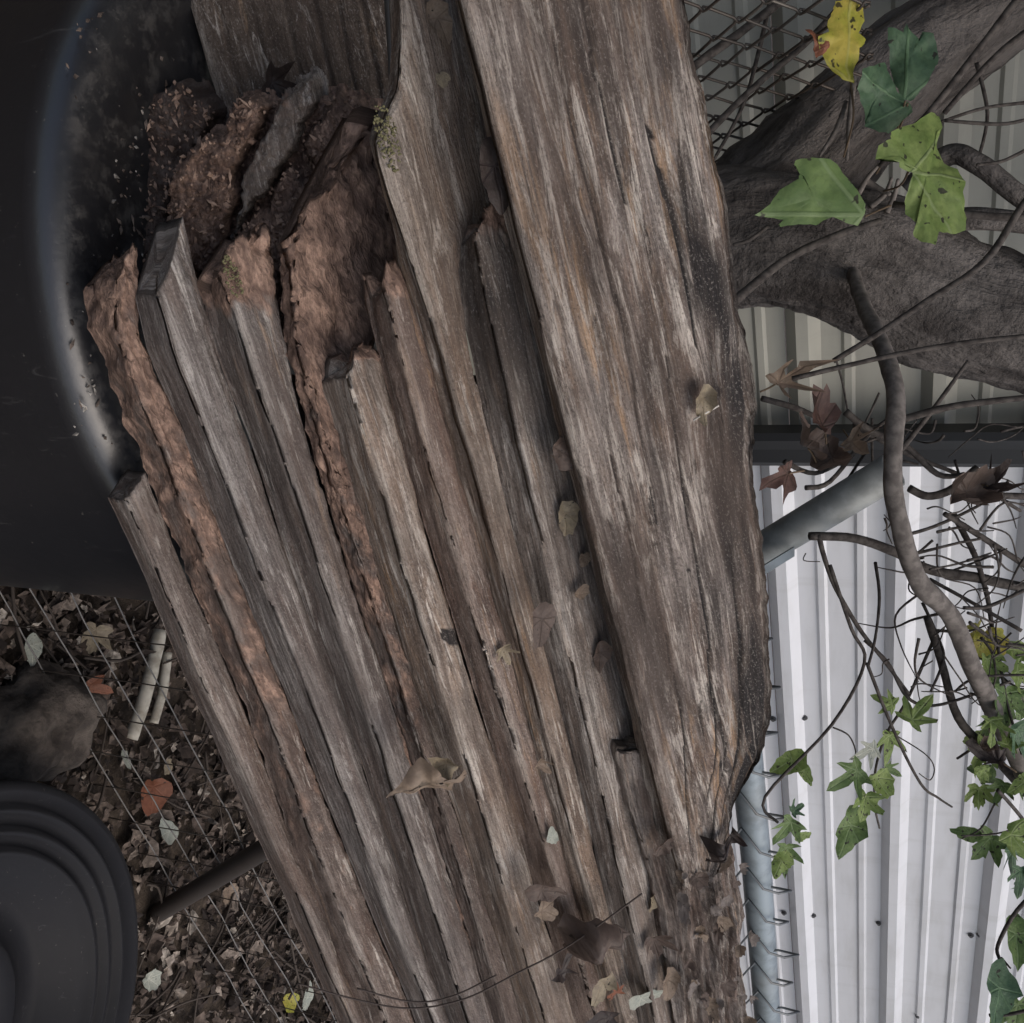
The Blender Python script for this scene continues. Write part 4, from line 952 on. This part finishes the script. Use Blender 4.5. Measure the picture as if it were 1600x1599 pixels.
# ------------------------------------------------------------------ tree
m = NT('bark'); o = m.attr('bk'); n1 = m.noise(m.map(o, (30, 30, 7)), 1, 6, .65, .4); n2 = m.noise(o, 55, 5, .65); n3 = m.noise(o, 6, 4)
c = m.mix(m.rng(n1, .36, .62), (.048, .042, .039), (.13, .116, .107)); c = m.mix(m.math('MULTIPLY', m.rng(n3, .45, .7), .5), c, (.17, .155, .145)); c = m.mix(m.math('MULTIPLY', m.rng(n2, .55, .75), .4), c, (.02, .018, .016))
M_BARK = m.fin(c, .95, m.bump(m.math('ADD', n1, m.math('MULTIPLY', n2, .6)), 1.0, .016), spec=.15)
def bark_tube(name, pts, rads, parent, n=64, sub=22, amp=.13, seed=0):
    P3 = smooth_path(pts, sub); R_ = []
    for i in range(len(P3)):
        t = i / sub; k = min(int(t), len(rads) - 2); R_.append(lerp(rads[k], rads[k + 1], t - k))
    vs_, fs, bk = [], [], []
    u = None; s = 0
    for i, p in enumerate(P3):
        t = (P3[min(i + 1, len(P3) - 1)] - P3[max(i - 1, 0)]).normalized()
        u = t.orthogonal().normalized() if u is None else (u - t * u.dot(t)).normalized(); w = t.cross(u)
        if i: s += (p - P3[i - 1]).length
        for k in range(n):
            a = 2 * math.pi * k / n; ca, sa = math.cos(a), math.sin(a)
            d = 1 + amp * noise.fractal(V((ca * 1.3, sa * 1.3, s * 5 + seed)), .8, 2, 3) + amp * .35 * noise.fractal(V((ca * 5, sa * 5, s * 9 + seed)), .7, 2, 4) + amp * .22 * noise.fractal(V((ca * 11, sa * 11, s * 26 + seed)), .7, 2, 3)
            vs_.append(p + (u * ca + w * sa) * R_[i] * d); bk.append((ca * R_[i], sa * R_[i], s + seed))
    for i in range(len(P3) - 1):
        for k in range(n): a = i * n + k; b = i * n + (k + 1) % n; fs.append((a, b, b + n, a + n))
    fs.append(tuple(range(n))[::-1]); fs.append(tuple(range((len(P3) - 1) * n, len(P3) * n)))
    return meshobj(name, vs_, fs, M_BARK, parent, True, {'bk': ('FLOAT_VECTOR', bk)})
tbase = at(1000, 405, 1.4); tbase = V((tbase.x - .06, tbase.y, 0))
tree = empty('forked_tree', tbase, 'dark grey forked tree trunk between the slab and the sheds', 'tree')
bark_tube('trunk', [tbase - V((0, 0, .05)), tbase + V((0, 0, .5)), at(960, 400, 1.42), at(1180, 372, 1.36), at(1340, 405, 1.33), at(1480, 470, 1.32), at(1620, 520, 1.31), at(1850, 590, 1.28), at(2300, 640, 1.3), at(3200, 700, 1.5)], [.13, .11, .1, .092, .088, .084, .08, .078, .07, .06], tree, seed=1)
bark_tube('limb', [at(1150, 360, 1.37), at(1262, 265, 1.37), at(1350, 170, 1.37), at(1440, 90, 1.37), at(1560, 10, 1.36), at(1750, -130, 1.36), at(2300, -500, 1.5)], [.075, .085, .078, .072, .068, .064, .05], tree, seed=5)
bark_tube('limb', [at(1420, 300, 1.3), at(1480, 243, 1.27), at(1530, 258, 1.25), at(1600, 312, 1.24), at(1720, 380, 1.24)], [.016, .013, .0125, .0125, .011], tree, n=14, seed=9)
bark_tube('limb', [at(1440, 355, 1.25), at(1520, 342, 1.23), at(1620, 352, 1.22)], [.014, .013, .012], tree, n=14, seed=12)
# crown: unseen leaves added above to shade the near end of the boards
cv, cf = [], []
rc_ = random.Random(11)
for i in range(1100):
    while True:
        q = V((rc_.uniform(-1, 1), rc_.uniform(-1, 1), rc_.uniform(-1, 1)))
        if q.length < 1 and noise.noise(q * 2.3) > -.25: break
    c = V((-.3 + q.x * 1.9, -1.2 + q.y * 1.5, 3.7 + q.z * .9)); s_ = rc_.uniform(.045, .085)
    u = V((rc_.gauss(0, 1), rc_.gauss(0, 1), rc_.gauss(0, .5))).normalized(); w = u.cross(V((rc_.gauss(0, .4), rc_.gauss(0, .4), 1))).normalized(); b = len(cv)
    for a, bb in ((1, 0), (.3, .55), (-.5, .7), (-.9, 0), (-.5, -.7), (.3, -.55)): cv.append(c + u * a * s_ + w * bb * s_ - V((0, 0, .2 * abs(bb) * s_)))
    cf += [(b, b + 1, b + 5), (b + 1, b + 2, b + 4, b + 5), (b + 2, b + 3, b + 4)]
meshobj('shade_crown', cv, cf, L_GREEN, tree, False)
M_TWIG = NT('dark_twig_bark'); n1 = M_TWIG.noise(M_TWIG.coord(), 120, 4); M_TWIG = M_TWIG.fin(M_TWIG.mix(M_TWIG.rng(n1, .35, .65), (.036, .03, .027), (.085, .074, .066)), .85); M_GTWIG = NT('grey_twig_bark')
n1 = M_GTWIG.noise(M_GTWIG.coord(), 90, 4); M_GTWIG = M_GTWIG.fin(M_GTWIG.mix(M_GTWIG.rng(n1, .35, .65), (.10, .088, .08), (.18, .16, .145)), .9)
def twig(pts, d0, d1, r0, r1, parent, mat=None, name='twig', sub=5, n=7):
    m_ = len(pts); P3 = smooth_path([at(x, y, d0[i] if isinstance(d0, list) else lerp(d0, d1, i / max(1, m_ - 1))) + V([random.uniform(-.004, .004) for _ in range(3)]) for i, (x, y) in enumerate(pts)], sub)
    vs_, fs = tube_geo(P3, taper(r0, r1, len(P3)), n, True, wob=.15)
    return meshobj(name, vs_, fs, mat or M_TWIG, parent)
# broken stubs at the fork
for a_, b_ in (((1350, 285), (1395, 300)), ((1365, 320), (1388, 280)), ((1380, 335), (1408, 283)), ((1340, 300), (1372, 255)), ((1320, 160), (1285, 240)), ((1335, 130), (1318, 250))):
    twig([a_, ((a_[0] + b_[0]) / 2 + 3, (a_[1] + b_[1]) / 2), b_], 1.24, 1.22, .004, .002, tree, M_GTWIG)
# shoots that cross in front of the trunk
sh = empty('bare_shoots', at(1160, 460, 1.15), 'long thin dark bare shoots crossing in front of the forked trunk', 'shrub')
for pts, d0, d1, r0, r1 in (([(1140, 470), (1225, 409), (1300, 372), (1375, 349)], 1.12, 1.16, .0055, .004), ([(1596, -8), (1454, 165), (1410, 222), (1375, 262)], 1.08, 1.15, .0042, .003), ([(1612, 40), (1560, 85), (1480, 172)], 1.08, 1.12, .0035, .003),
    ([(1640, 270), (1596, 326), (1532, 409), (1450, 470), (1375, 517), (1300, 566)], 1.05, 1.1, .0042, .003), ([(1400, 319), (1480, 330), (1610, 343)], 1.12, 1.1, .004, .0045), ([(1085, 105), (1176, 41), (1240, -5)], 1.2, 1.2, .0055, .005),
    ([(1100, 215), (1169, 150), (1262, 67), (1330, 0)], 1.22, 1.22, .0042, .004), ([(1202, -5), (1187, 75), (1157, 161), (1116, 250)], 1.23, 1.25, .003, .0022), ([(1240, 596), (1375, 562), (1480, 540), (1606, 527)], 1.08, 1.05, .0028, .0026),
    ([(1412, 654), (1484, 631), (1606, 616)], 1.1, 1.08, .0042, .0035), ([(1410, 700), (1455, 640), (1514, 567)], 1.12, 1.14, .0032, .002), ([(1475, 190), (1540, 168), (1610, 160)], 1.2, 1.2, .002, .002), ([(1480, 188), (1560, 190), (1610, 188)], 1.2, 1.2, .0022, .002),
    ([(1530, 95), (1545, 180), (1528, 250)], 1.25, 1.25, .0026, .002), ([(1145, 385), (1170, 375), (1200, 350)], 1.15, 1.15, .002, .002), ([(1600, 235), (1560, 250), (1520, 262)], 1.15, 1.15, .0022, .0018)):
    twig(pts, d0, d1, r0, r1, sh)
# sapling with the curved grey stem
sap = empty('sapling', at(1400, 700, 1.16), 'crooked grey sapling stem with tangled twigs in front of the white wall', 'sapling')
MAIN = [(1352, 470), (1378, 540), (1398, 610), (1402, 690), (1395, 760), (1408, 830), (1440, 905), (1482, 965), (1520, 1050), (1556, 1120), (1610, 1215), (1680, 1330)]
MAIN = [(1335, 425)] + MAIN
twig(MAIN, [1.26, 1.2, 1.12, 1.08, 1.06, 1.06, 1.07, 1.09, 1.12, 1.15, 1.18, 1.2, 1.22], 0, .0088, .0112, sap, M_GTWIG, 'stem', 8, 12)
TW = [([(1255, 765), (1300, 755), (1350, 680), (1400, 645)], .004, .003), ([(1270, 832), (1340, 842), (1400, 868), (1450, 890), (1530, 906), (1610, 922)], .0065, .009),
      ([(1275, 840), (1300, 905), (1345, 978), (1382, 1032), (1425, 1088)], .0042, .0026), ([(1300, 885), (1336, 985), (1356, 1038), (1300, 1130), (1199, 1247), (1216, 1284)], .003, .0022),
      ([(1356, 1036), (1397, 1138), (1443, 1224), (1462, 1248), (1490, 1255)], .0028, .0016), ([(1455, 1005), (1412, 1093), (1385, 1150), (1363, 1201), (1365, 1254), (1376, 1292)], .0028, .0016),
      ([(1356, 998), (1385, 1040), (1420, 1088), (1455, 1102), (1522, 1080), (1580, 1062)], .003, .0022), ([(1370, 880), (1372, 930), (1366, 1000), (1352, 1045)], .0028, .0022), ([(1330, 670), (1420, 715), (1500, 745), (1600, 800)], .0045, .003),
      ([(1320, 640), (1360, 672), (1410, 700), (1470, 735), (1512, 742)], .006, .004), ([(1190, 625), (1240, 640), (1275, 648)], .005, .004), ([(1510, 742), (1545, 768), (1610, 782)], .0055, .006), ([(1480, 805), (1520, 830), (1610, 888)], .0045, .005),
      ([(1400, 845), (1460, 825), (1520, 790), (1560, 770)], .003, .0022), ([(1430, 870), (1500, 850), (1540, 840)], .0026, .002), ([(1450, 905), (1520, 945), (1600, 980)], .003, .003), ([(1490, 800), (1520, 870), (1538, 930), (1550, 990)], .0052, .0034),
      ([(1455, 890), (1500, 880), (1545, 862)], .002, .0014), ([(1470, 900), (1530, 870), (1575, 858)], .002, .0014), ([(1440, 935), (1470, 1000), (1475, 1030), (1452, 1080)], .0028, .002), ([(1452, 962), (1466, 1030), (1500, 1120), (1545, 1180), (1600, 1245)], .006, .0075),
      ([(1500, 950), (1540, 945), (1600, 930)], .003, .003), ([(1510, 975), (1560, 1000), (1610, 1010)], .0028, .003), ([(1490, 1080), (1530, 1060), (1610, 1060)], .0022, .002), ([(1530, 1090), (1570, 1150), (1610, 1160)], .003, .003), ([(1560, 1000), (1570, 1090), (1600, 1180)], .0026, .002),
      ([(1560, 1180), (1530, 1165), (1492, 1188)], .003, .002), ([(1380, 1140), (1440, 1175), (1462, 1200), (1455, 1220), (1432, 1212)], .0011, .0009), ([(1300, 1130), (1330, 1150), (1342, 1178), (1338, 1195)], .0014, .001), ([(1560, 1235), (1590, 1280), (1610, 1310)], .003, .003),
      ([(1420, 760), (1450, 775), (1490, 760), (1530, 735)], .0065, .007), ([(1350, 700), (1310, 770), (1255, 800)], .0024, .0015), ([(1230, 720), (1270, 738), (1330, 715)], .0045, .003), ([(1345, 690), (1385, 672), (1330, 660)], .0022, .0015), ([(1360, 650), (1370, 745), (1395, 765)], .0022, .002),
      ([(1300, 560), (1318, 600), (1322, 650)], .002, .0015), ([(1372, 615), (1350, 660), (1320, 700)], .0018, .0013), ([(1262, 860), (1258, 870), (1280, 872)], .001, .0008), ([(1440, 1460), (1500, 1440), (1610, 1400)], .0001, .0001)]
for i in range(14):
    x = random.uniform(1420, 1590); y = random.uniform(760, 1080); a = random.uniform(-.9, .9)
    TW.append(([(x, y), (x + 22, y + 22 * a), (x + random.uniform(38, 60), y + 45 * a + random.uniform(-10, 10))], .0016, .0009))
for i in range(54):
    x = random.gauss(1500, 75); y = random.gauss(850, 130); L_ = random.uniform(30, 130); a = random.choice((random.gauss(.35, .5), random.gauss(2.2, .5)))
    b_ = random.uniform(-.5, .5)
    c_ = random.uniform(-.9, .9)
    TW.append(([(x, y), (x + L_ * .4 * math.cos(a - c_ * .5), y + L_ * .4 * math.sin(a - c_ * .5)), (x + L_ * .75 * math.cos(a + b_), y + L_ * .75 * math.sin(a + b_)), (x + L_ * 1.1 * math.cos(a + b_ + c_ * .4), y + L_ * 1.1 * math.sin(a + b_ + c_ * .4))], random.uniform(.001, .003), .0008))
TW = [t for t in TW if t[1] > .0002]
for pts, r0, r1 in TW:
    twig(pts, 1.16 + random.uniform(-.03, .06), 1.18 + random.uniform(-.03, .06), r0 * .74, r1 * .74, sap)
# dead leaves caught in the twigs
def caught(px, py, d, ang, size, mat, label, shape=MAPLE, curl=1.0):
    P = at(px, py, d); o = add_leaf('withered_leaf', P, imgdir(ang), (-FW + RW * random.uniform(-.9, .9) + DW * random.uniform(-.9, .9)), size * .85, mat, shape if shape is not MAPLE else BLUNT, curl * 1.5, .8, .45, None, .02)
    tag(o, label, 'leaf', 'withered leaves caught in the twigs')
for i, (px, py, sz) in enumerate(((1262, 655, .026), (1290, 640, .028), (1310, 672, .024), (1275, 690, .03), (1300, 735, .026), (1250, 745, .024), (1322, 700, .022))): pass
L_RED = leaf_mat('reddish_dead_leaf', (.13, .075, .06), (.09, .052, .044), spot_amt=0, vein=(.06, .04, .03))
caught(1215, 598, 1.1, 320, .045, L_TAN, 'withered tan leaf next to the slab edge above the others', LOBE, 1.2)
caught(1285, 665, 1.1, 260, .05, L_RED, 'reddish crumpled leaf, upper one of the clump above the pipe', MAPLE, .9)
caught(1300, 715, 1.12, 130, .05, L_BRN, 'brown crumpled leaf just above the pipe top', MAPLE, 1.2)
caught(1232, 740, 1.08, 170, .05, L_RED, 'reddish drooping leaf beside the slab above the pipe', LOBE, 1.0)
caught(1262, 700, 1.1, 200, .04, L_BRN, 'brown shrivelled leaf left of the clump above the pipe', OVAL, 1.5)
caught(1330, 690, 1.1, 60, .04, L_TAN, 'grey tan curled leaf behind the pipe end', LOBE, 1.3)
caught(1510, 770, 1.14, 160, .06, L_BRN, 'long rolled brown leaf hanging in the twigs right of the grey stem', OVAL, 1.6)
caught(1545, 760, 1.14, 30, .04, L_DRK, 'dark rolled leaf beside the long rolled brown leaf', LOBE, 1.5)
caught(1560, 1190, 1.14, 210, .045, L_DRK, 'black withered leaf at the lower right twigs', LOBE, 1.4)
caught(1535, 1165, 1.14, 160, .022, L_BRN, 'small greyish withered scrap above the black withered leaf', OVAL, 1.4)
# live maple leaves, top right
ms = empty('maple_shoot', at(1385, 300, 1.16), 'maple shoot with big green and yellow leaves in front of the forked trunk', 'plant')
def ml(px, py, d, ang, size, mat, shape=MAPLE, curl=.15, tilt=(0, 0), asym=.1, stem=None, lab=None, parent=ms, jit=.14):
    P = at(px, py, d); o = add_leaf('leaf', P, imgdir(ang), (-FW + RW * tilt[0] + DW * tilt[1]), size, mat, shape, curl, .05, jit, parent, 0, asym)
    if lab: o['label'] = lab
    if stem:
        twig([(px, py)] + stem, d + .004, 1.17, .0011, .0014, parent, M_PET, 'petiole')
    return o
K3 = 2.665
poly_leaf('leaf', [(480, 895), (545, 850), (585, 790), (660, 745), (672, 715), (645, 685), (655, 665), (720, 655), (800, 660), (830, 680), (860, 730), (905, 790), (940, 850), (935, 890), (910, 940), (860, 930), (800, 905), (760, 920), (730, 940), (660, 935), (590, 945), (580, 935), (600, 915), (540, 905)], 1000, 0, K3, 1.08, (930, 895), (490, 890), L_GREEN, ms, .007, (.1, .15))['label'] = 'triangular green leaf pointing at the slab'
poly_leaf('leaf', [(1230, 450), (1275, 460), (1280, 510), (1250, 540), (1255, 600), (1290, 660), (1340, 690), (1365, 750), (1345, 800), (1370, 900), (1370, 950), (1310, 965), (1245, 965), (1230, 1020), (1180, 1000), (1150, 960), (1160, 930), (1120, 880), (1115, 830), (1120, 770), (1135, 720), (1075, 700), (1070, 660), (990, 655), (990, 610), (1035, 590), (1030, 565), (1100, 530), (1160, 500)], 1000, 0, K3, 1.075, (1130, 720), (1310, 960), L_LIME, ms, .008, (.1, -.1))['label'] = 'long light green leaf, lowest of the group'
poly_leaf('leaf', [(1030, 120), (1065, 125), (1095, 140), (1110, 95), (1125, 130), (1170, 160), (1180, 125), (1225, 135), (1240, 165), (1250, 240), (1225, 290), (1200, 340), (1160, 390), (1130, 420), (1095, 415), (1060, 350), (1045, 280), (1040, 220), (1030, 170)], 1000, 0, K3, 1.12, (1100, 420), (1120, 110), L_DEEP, ms, .008, (-.2, .1))['label'] = 'dark green leaf with three blunt teeth'
poly_leaf('leaf', [(905, 300), (940, 285), (985, 270), (1030, 255), (1045, 300), (1060, 360), (1090, 420), (1110, 480), (1060, 545), (1010, 545), (940, 525), (950, 480), (920, 420), (905, 370)], 1000, 0, K3, 1.11, (1100, 440), (920, 320), L_DEEP, ms, .009, (.4, 0))['label'] = 'folded bluish green leaf'
poly_leaf('leaf', [(820, 0), (890, -10), (905, 15), (940, 5), (945, 80), (920, 130), (955, 150), (950, 170), (920, 195), (925, 240), (895, 300), (890, 350), (840, 335), (800, 300), (780, 250), (760, 195), (745, 150), (790, 130), (790, 80), (810, 40)], 1000, 0, K3, 1.1, (870, 345), (880, 0), L_YEL, ms, .008, (.25, 0))['label'] = 'yellow leaf with black holes'
poly_leaf('leaf', [(690, 120), (720, 115), (755, 130), (790, 140), (800, 200), (770, 220), (740, 240), (730, 200), (715, 150)], 1000, 0, K3, 1.098, (795, 190), (695, 122), L_ORG, ms, .006, (.25, 0))['label'] = 'orange leaf lobe behind the yellow leaf'
for a_, b_ in (((930, 895), (1030, 860)), ((1130, 720), (1020, 790)), ((1100, 420), (1010, 700)), ((1100, 440), (990, 720)), ((870, 345), (860, 660))):
    twig([(1000 + a_[0] / K3, a_[1] / K3), (1000 + (a_[0] * .5 + b_[0] * .5) / K3 + 4, (a_[1] + b_[1]) / 2 / K3), (1000 + b_[0] / K3, b_[1] / K3)], 1.11, 1.2, .0012, .0012, ms, M_PET, 'petiole')
OLD = '''
ml(1318, 75, 1.1, 275, .062, L_YEL, MAPLE, .25, (.25, 0), stem=[(1330, 150), (1322, 250)], lab='yellow leaf with black holes')
ml(1283, 60, 1.105, 215, .026, L_ORG, OVAL, .2, (.2, 0), lab='orange lobe of the yellow leaf')
ml(1440, 150, 1.12, 285, .078, L_DEEP, MAPLE, .2, (-.2, .1), stem=[(1420, 210), (1395, 290)])
ml(1372, 165, 1.11, 120, .055, L_DEEP, BLUNT, .3, (.4, 0), stem=[(1385, 230)])
ml(1450, 285, 1.08, 98, .075, L_LIME, MAPLE, .2, (.1, -.1), stem=[(1420, 290), (1392, 318)])
ml(1430, 225, 1.085, 290, .055, L_LIME, BLUNT, .3, (.2, .1))
ml(1312, 312, 1.08, 172, .092, L_GREEN, BLUNT, .2, (.1, .15), asym=.2, stem=[(1350, 335), (1390, 325)])
ml(1290, 285, 1.083, 240, .04, L_GREEN, MAPLE, .2, (.1, .1))
ml(1470, 330, 1.085, 70, .045, L_YEL, MAPLE, .25, (.1, -.2))
'''
# hanging leaves, lower right
hm = empty('maple_twig', at(1395, 1090, 1.18), 'hanging maple twig with light green leaves in front of the white wall', 'plant')
for a in ((1390, 1150, 95, .036, L_LIME, LOBE), (1425, 1125, 310, .040, L_LIME, LOBE), (1340, 1205, 150, .042, L_GREEN, LOBE), (1370, 1215, 60, .034, L_LIME, BLUNT), (1352, 1245, 110, .03, L_LIME, MAPLE), (1330, 1290, 125, .042, L_GREEN, OVAL), (1395, 1100, 200, .026, L_LIME, LOBE),
          (1365, 1170, 160, .03, L_PALE, LOBE), (1238, 1188, 150, .030, L_LIME, OVAL), (1236, 1285, 120, .036, L_GREEN, LOBE), (1228, 1325, 100, .034, L_GREEN, LOBE), (1240, 1268, 330, .018, L_DEEP, LOBE), (1256, 1205, 60, .018, L_LIME, OVAL), (1385, 1200, 30, .022, L_GREEN, LOBE), (1222, 1345, 110, .026, L_LIME, OVAL), (1252, 1308, 350, .014, L_LIME, OVAL)):
    ml(a[0], a[1], random.uniform(1.14, 1.2), a[2], a[3], a[4], a[5], .5, (random.uniform(-.5, .5), random.uniform(-.4, .4)), parent=hm, jit=.2)
hr = empty('maple_branch', at(1590, 1300, 1.2), 'leafy green maple branch at the lower right edge', 'plant')
for pts, r0, r1 in (([(1640, 1370), (1590, 1420), (1565, 1480), (1560, 1500), (1562, 1525)], .0028, .0018), ([(1560, 1500), (1578, 1512)], .0018, .001), ([(1540, 1592), (1570, 1580), (1620, 1575)], .002, .002), ([(1556, 1250), (1530, 1290), (1505, 1310)], .0012, .0008), ([(1620, 1290), (1560, 1305), (1500, 1310)], .0012, .001), ([(1610, 1100), (1560, 1090), (1520, 1080)], .002, .0016)):
    twig(pts, 1.19, 1.17, r0, r1, hr)
for a in ((1570, 1085, 100, .042, L_GREEN, MAPLE), (1590, 1050, 40, .04, L_LIME, LOBE), (1560, 1060, 200, .034, L_GREEN, LOBE), (1550, 1125, 110, .03, L_GREEN, LOBE), (1530, 1150, 160, .022, L_LIME, OVAL), (1590, 1140, 60, .05, L_DEEP, LOBE), (1548, 1310, 130, .034, L_GREEN, MAPLE), (1580, 1305, 60, .036, L_LIME, MAPLE), (1585, 1330, 80, .038, L_DEEP, LOBE), (1594, 1360, 100, .034, L_DEEP, LOBE),
          (1515, 1303, 190, .022, L_GREEN, OVAL), (1588, 1460, 100, .040, L_GREEN, OVAL), (1562, 1545, 125, .048, L_DEEP, OVAL), (1590, 1570, 100, .05, L_GREEN, MAPLE), (1540, 995, 60, .042, L_YEL, BLUNT), (1530, 985, 150, .03, L_YEL, MAPLE), (1598, 1385, 270, .03, L_DEEP, LOBE), (1600, 1215, 60, .04, L_GREEN, LOBE), (1595, 1100, 340, .04, L_GREEN, MAPLE), (1575, 1165, 300, .03, L_LIME, LOBE)):
    ml(a[0], a[1], random.uniform(1.14, 1.24), a[2], a[3], a[4], a[5], .5, (random.uniform(-.5, .5), random.uniform(-.4, .4)), parent=hr, jit=.2)
for i in range(12):
    x, y = random.uniform(1505, 1605), random.uniform(1010, 1240)
    ml(x, y, random.uniform(1.1, 1.26), random.uniform(60, 200), random.uniform(.016, .034), random.choice((L_GREEN, L_LIME, L_LIME, L_GREEN)), random.choice((MAPLE, LOBE, OVAL)), .7, (random.uniform(-.7, .7), random.uniform(-.6, .6)), parent=hr, jit=.25)
# drop helper properties
for o in bpy.data.objects:
    if '_o' in o: del o['_o']
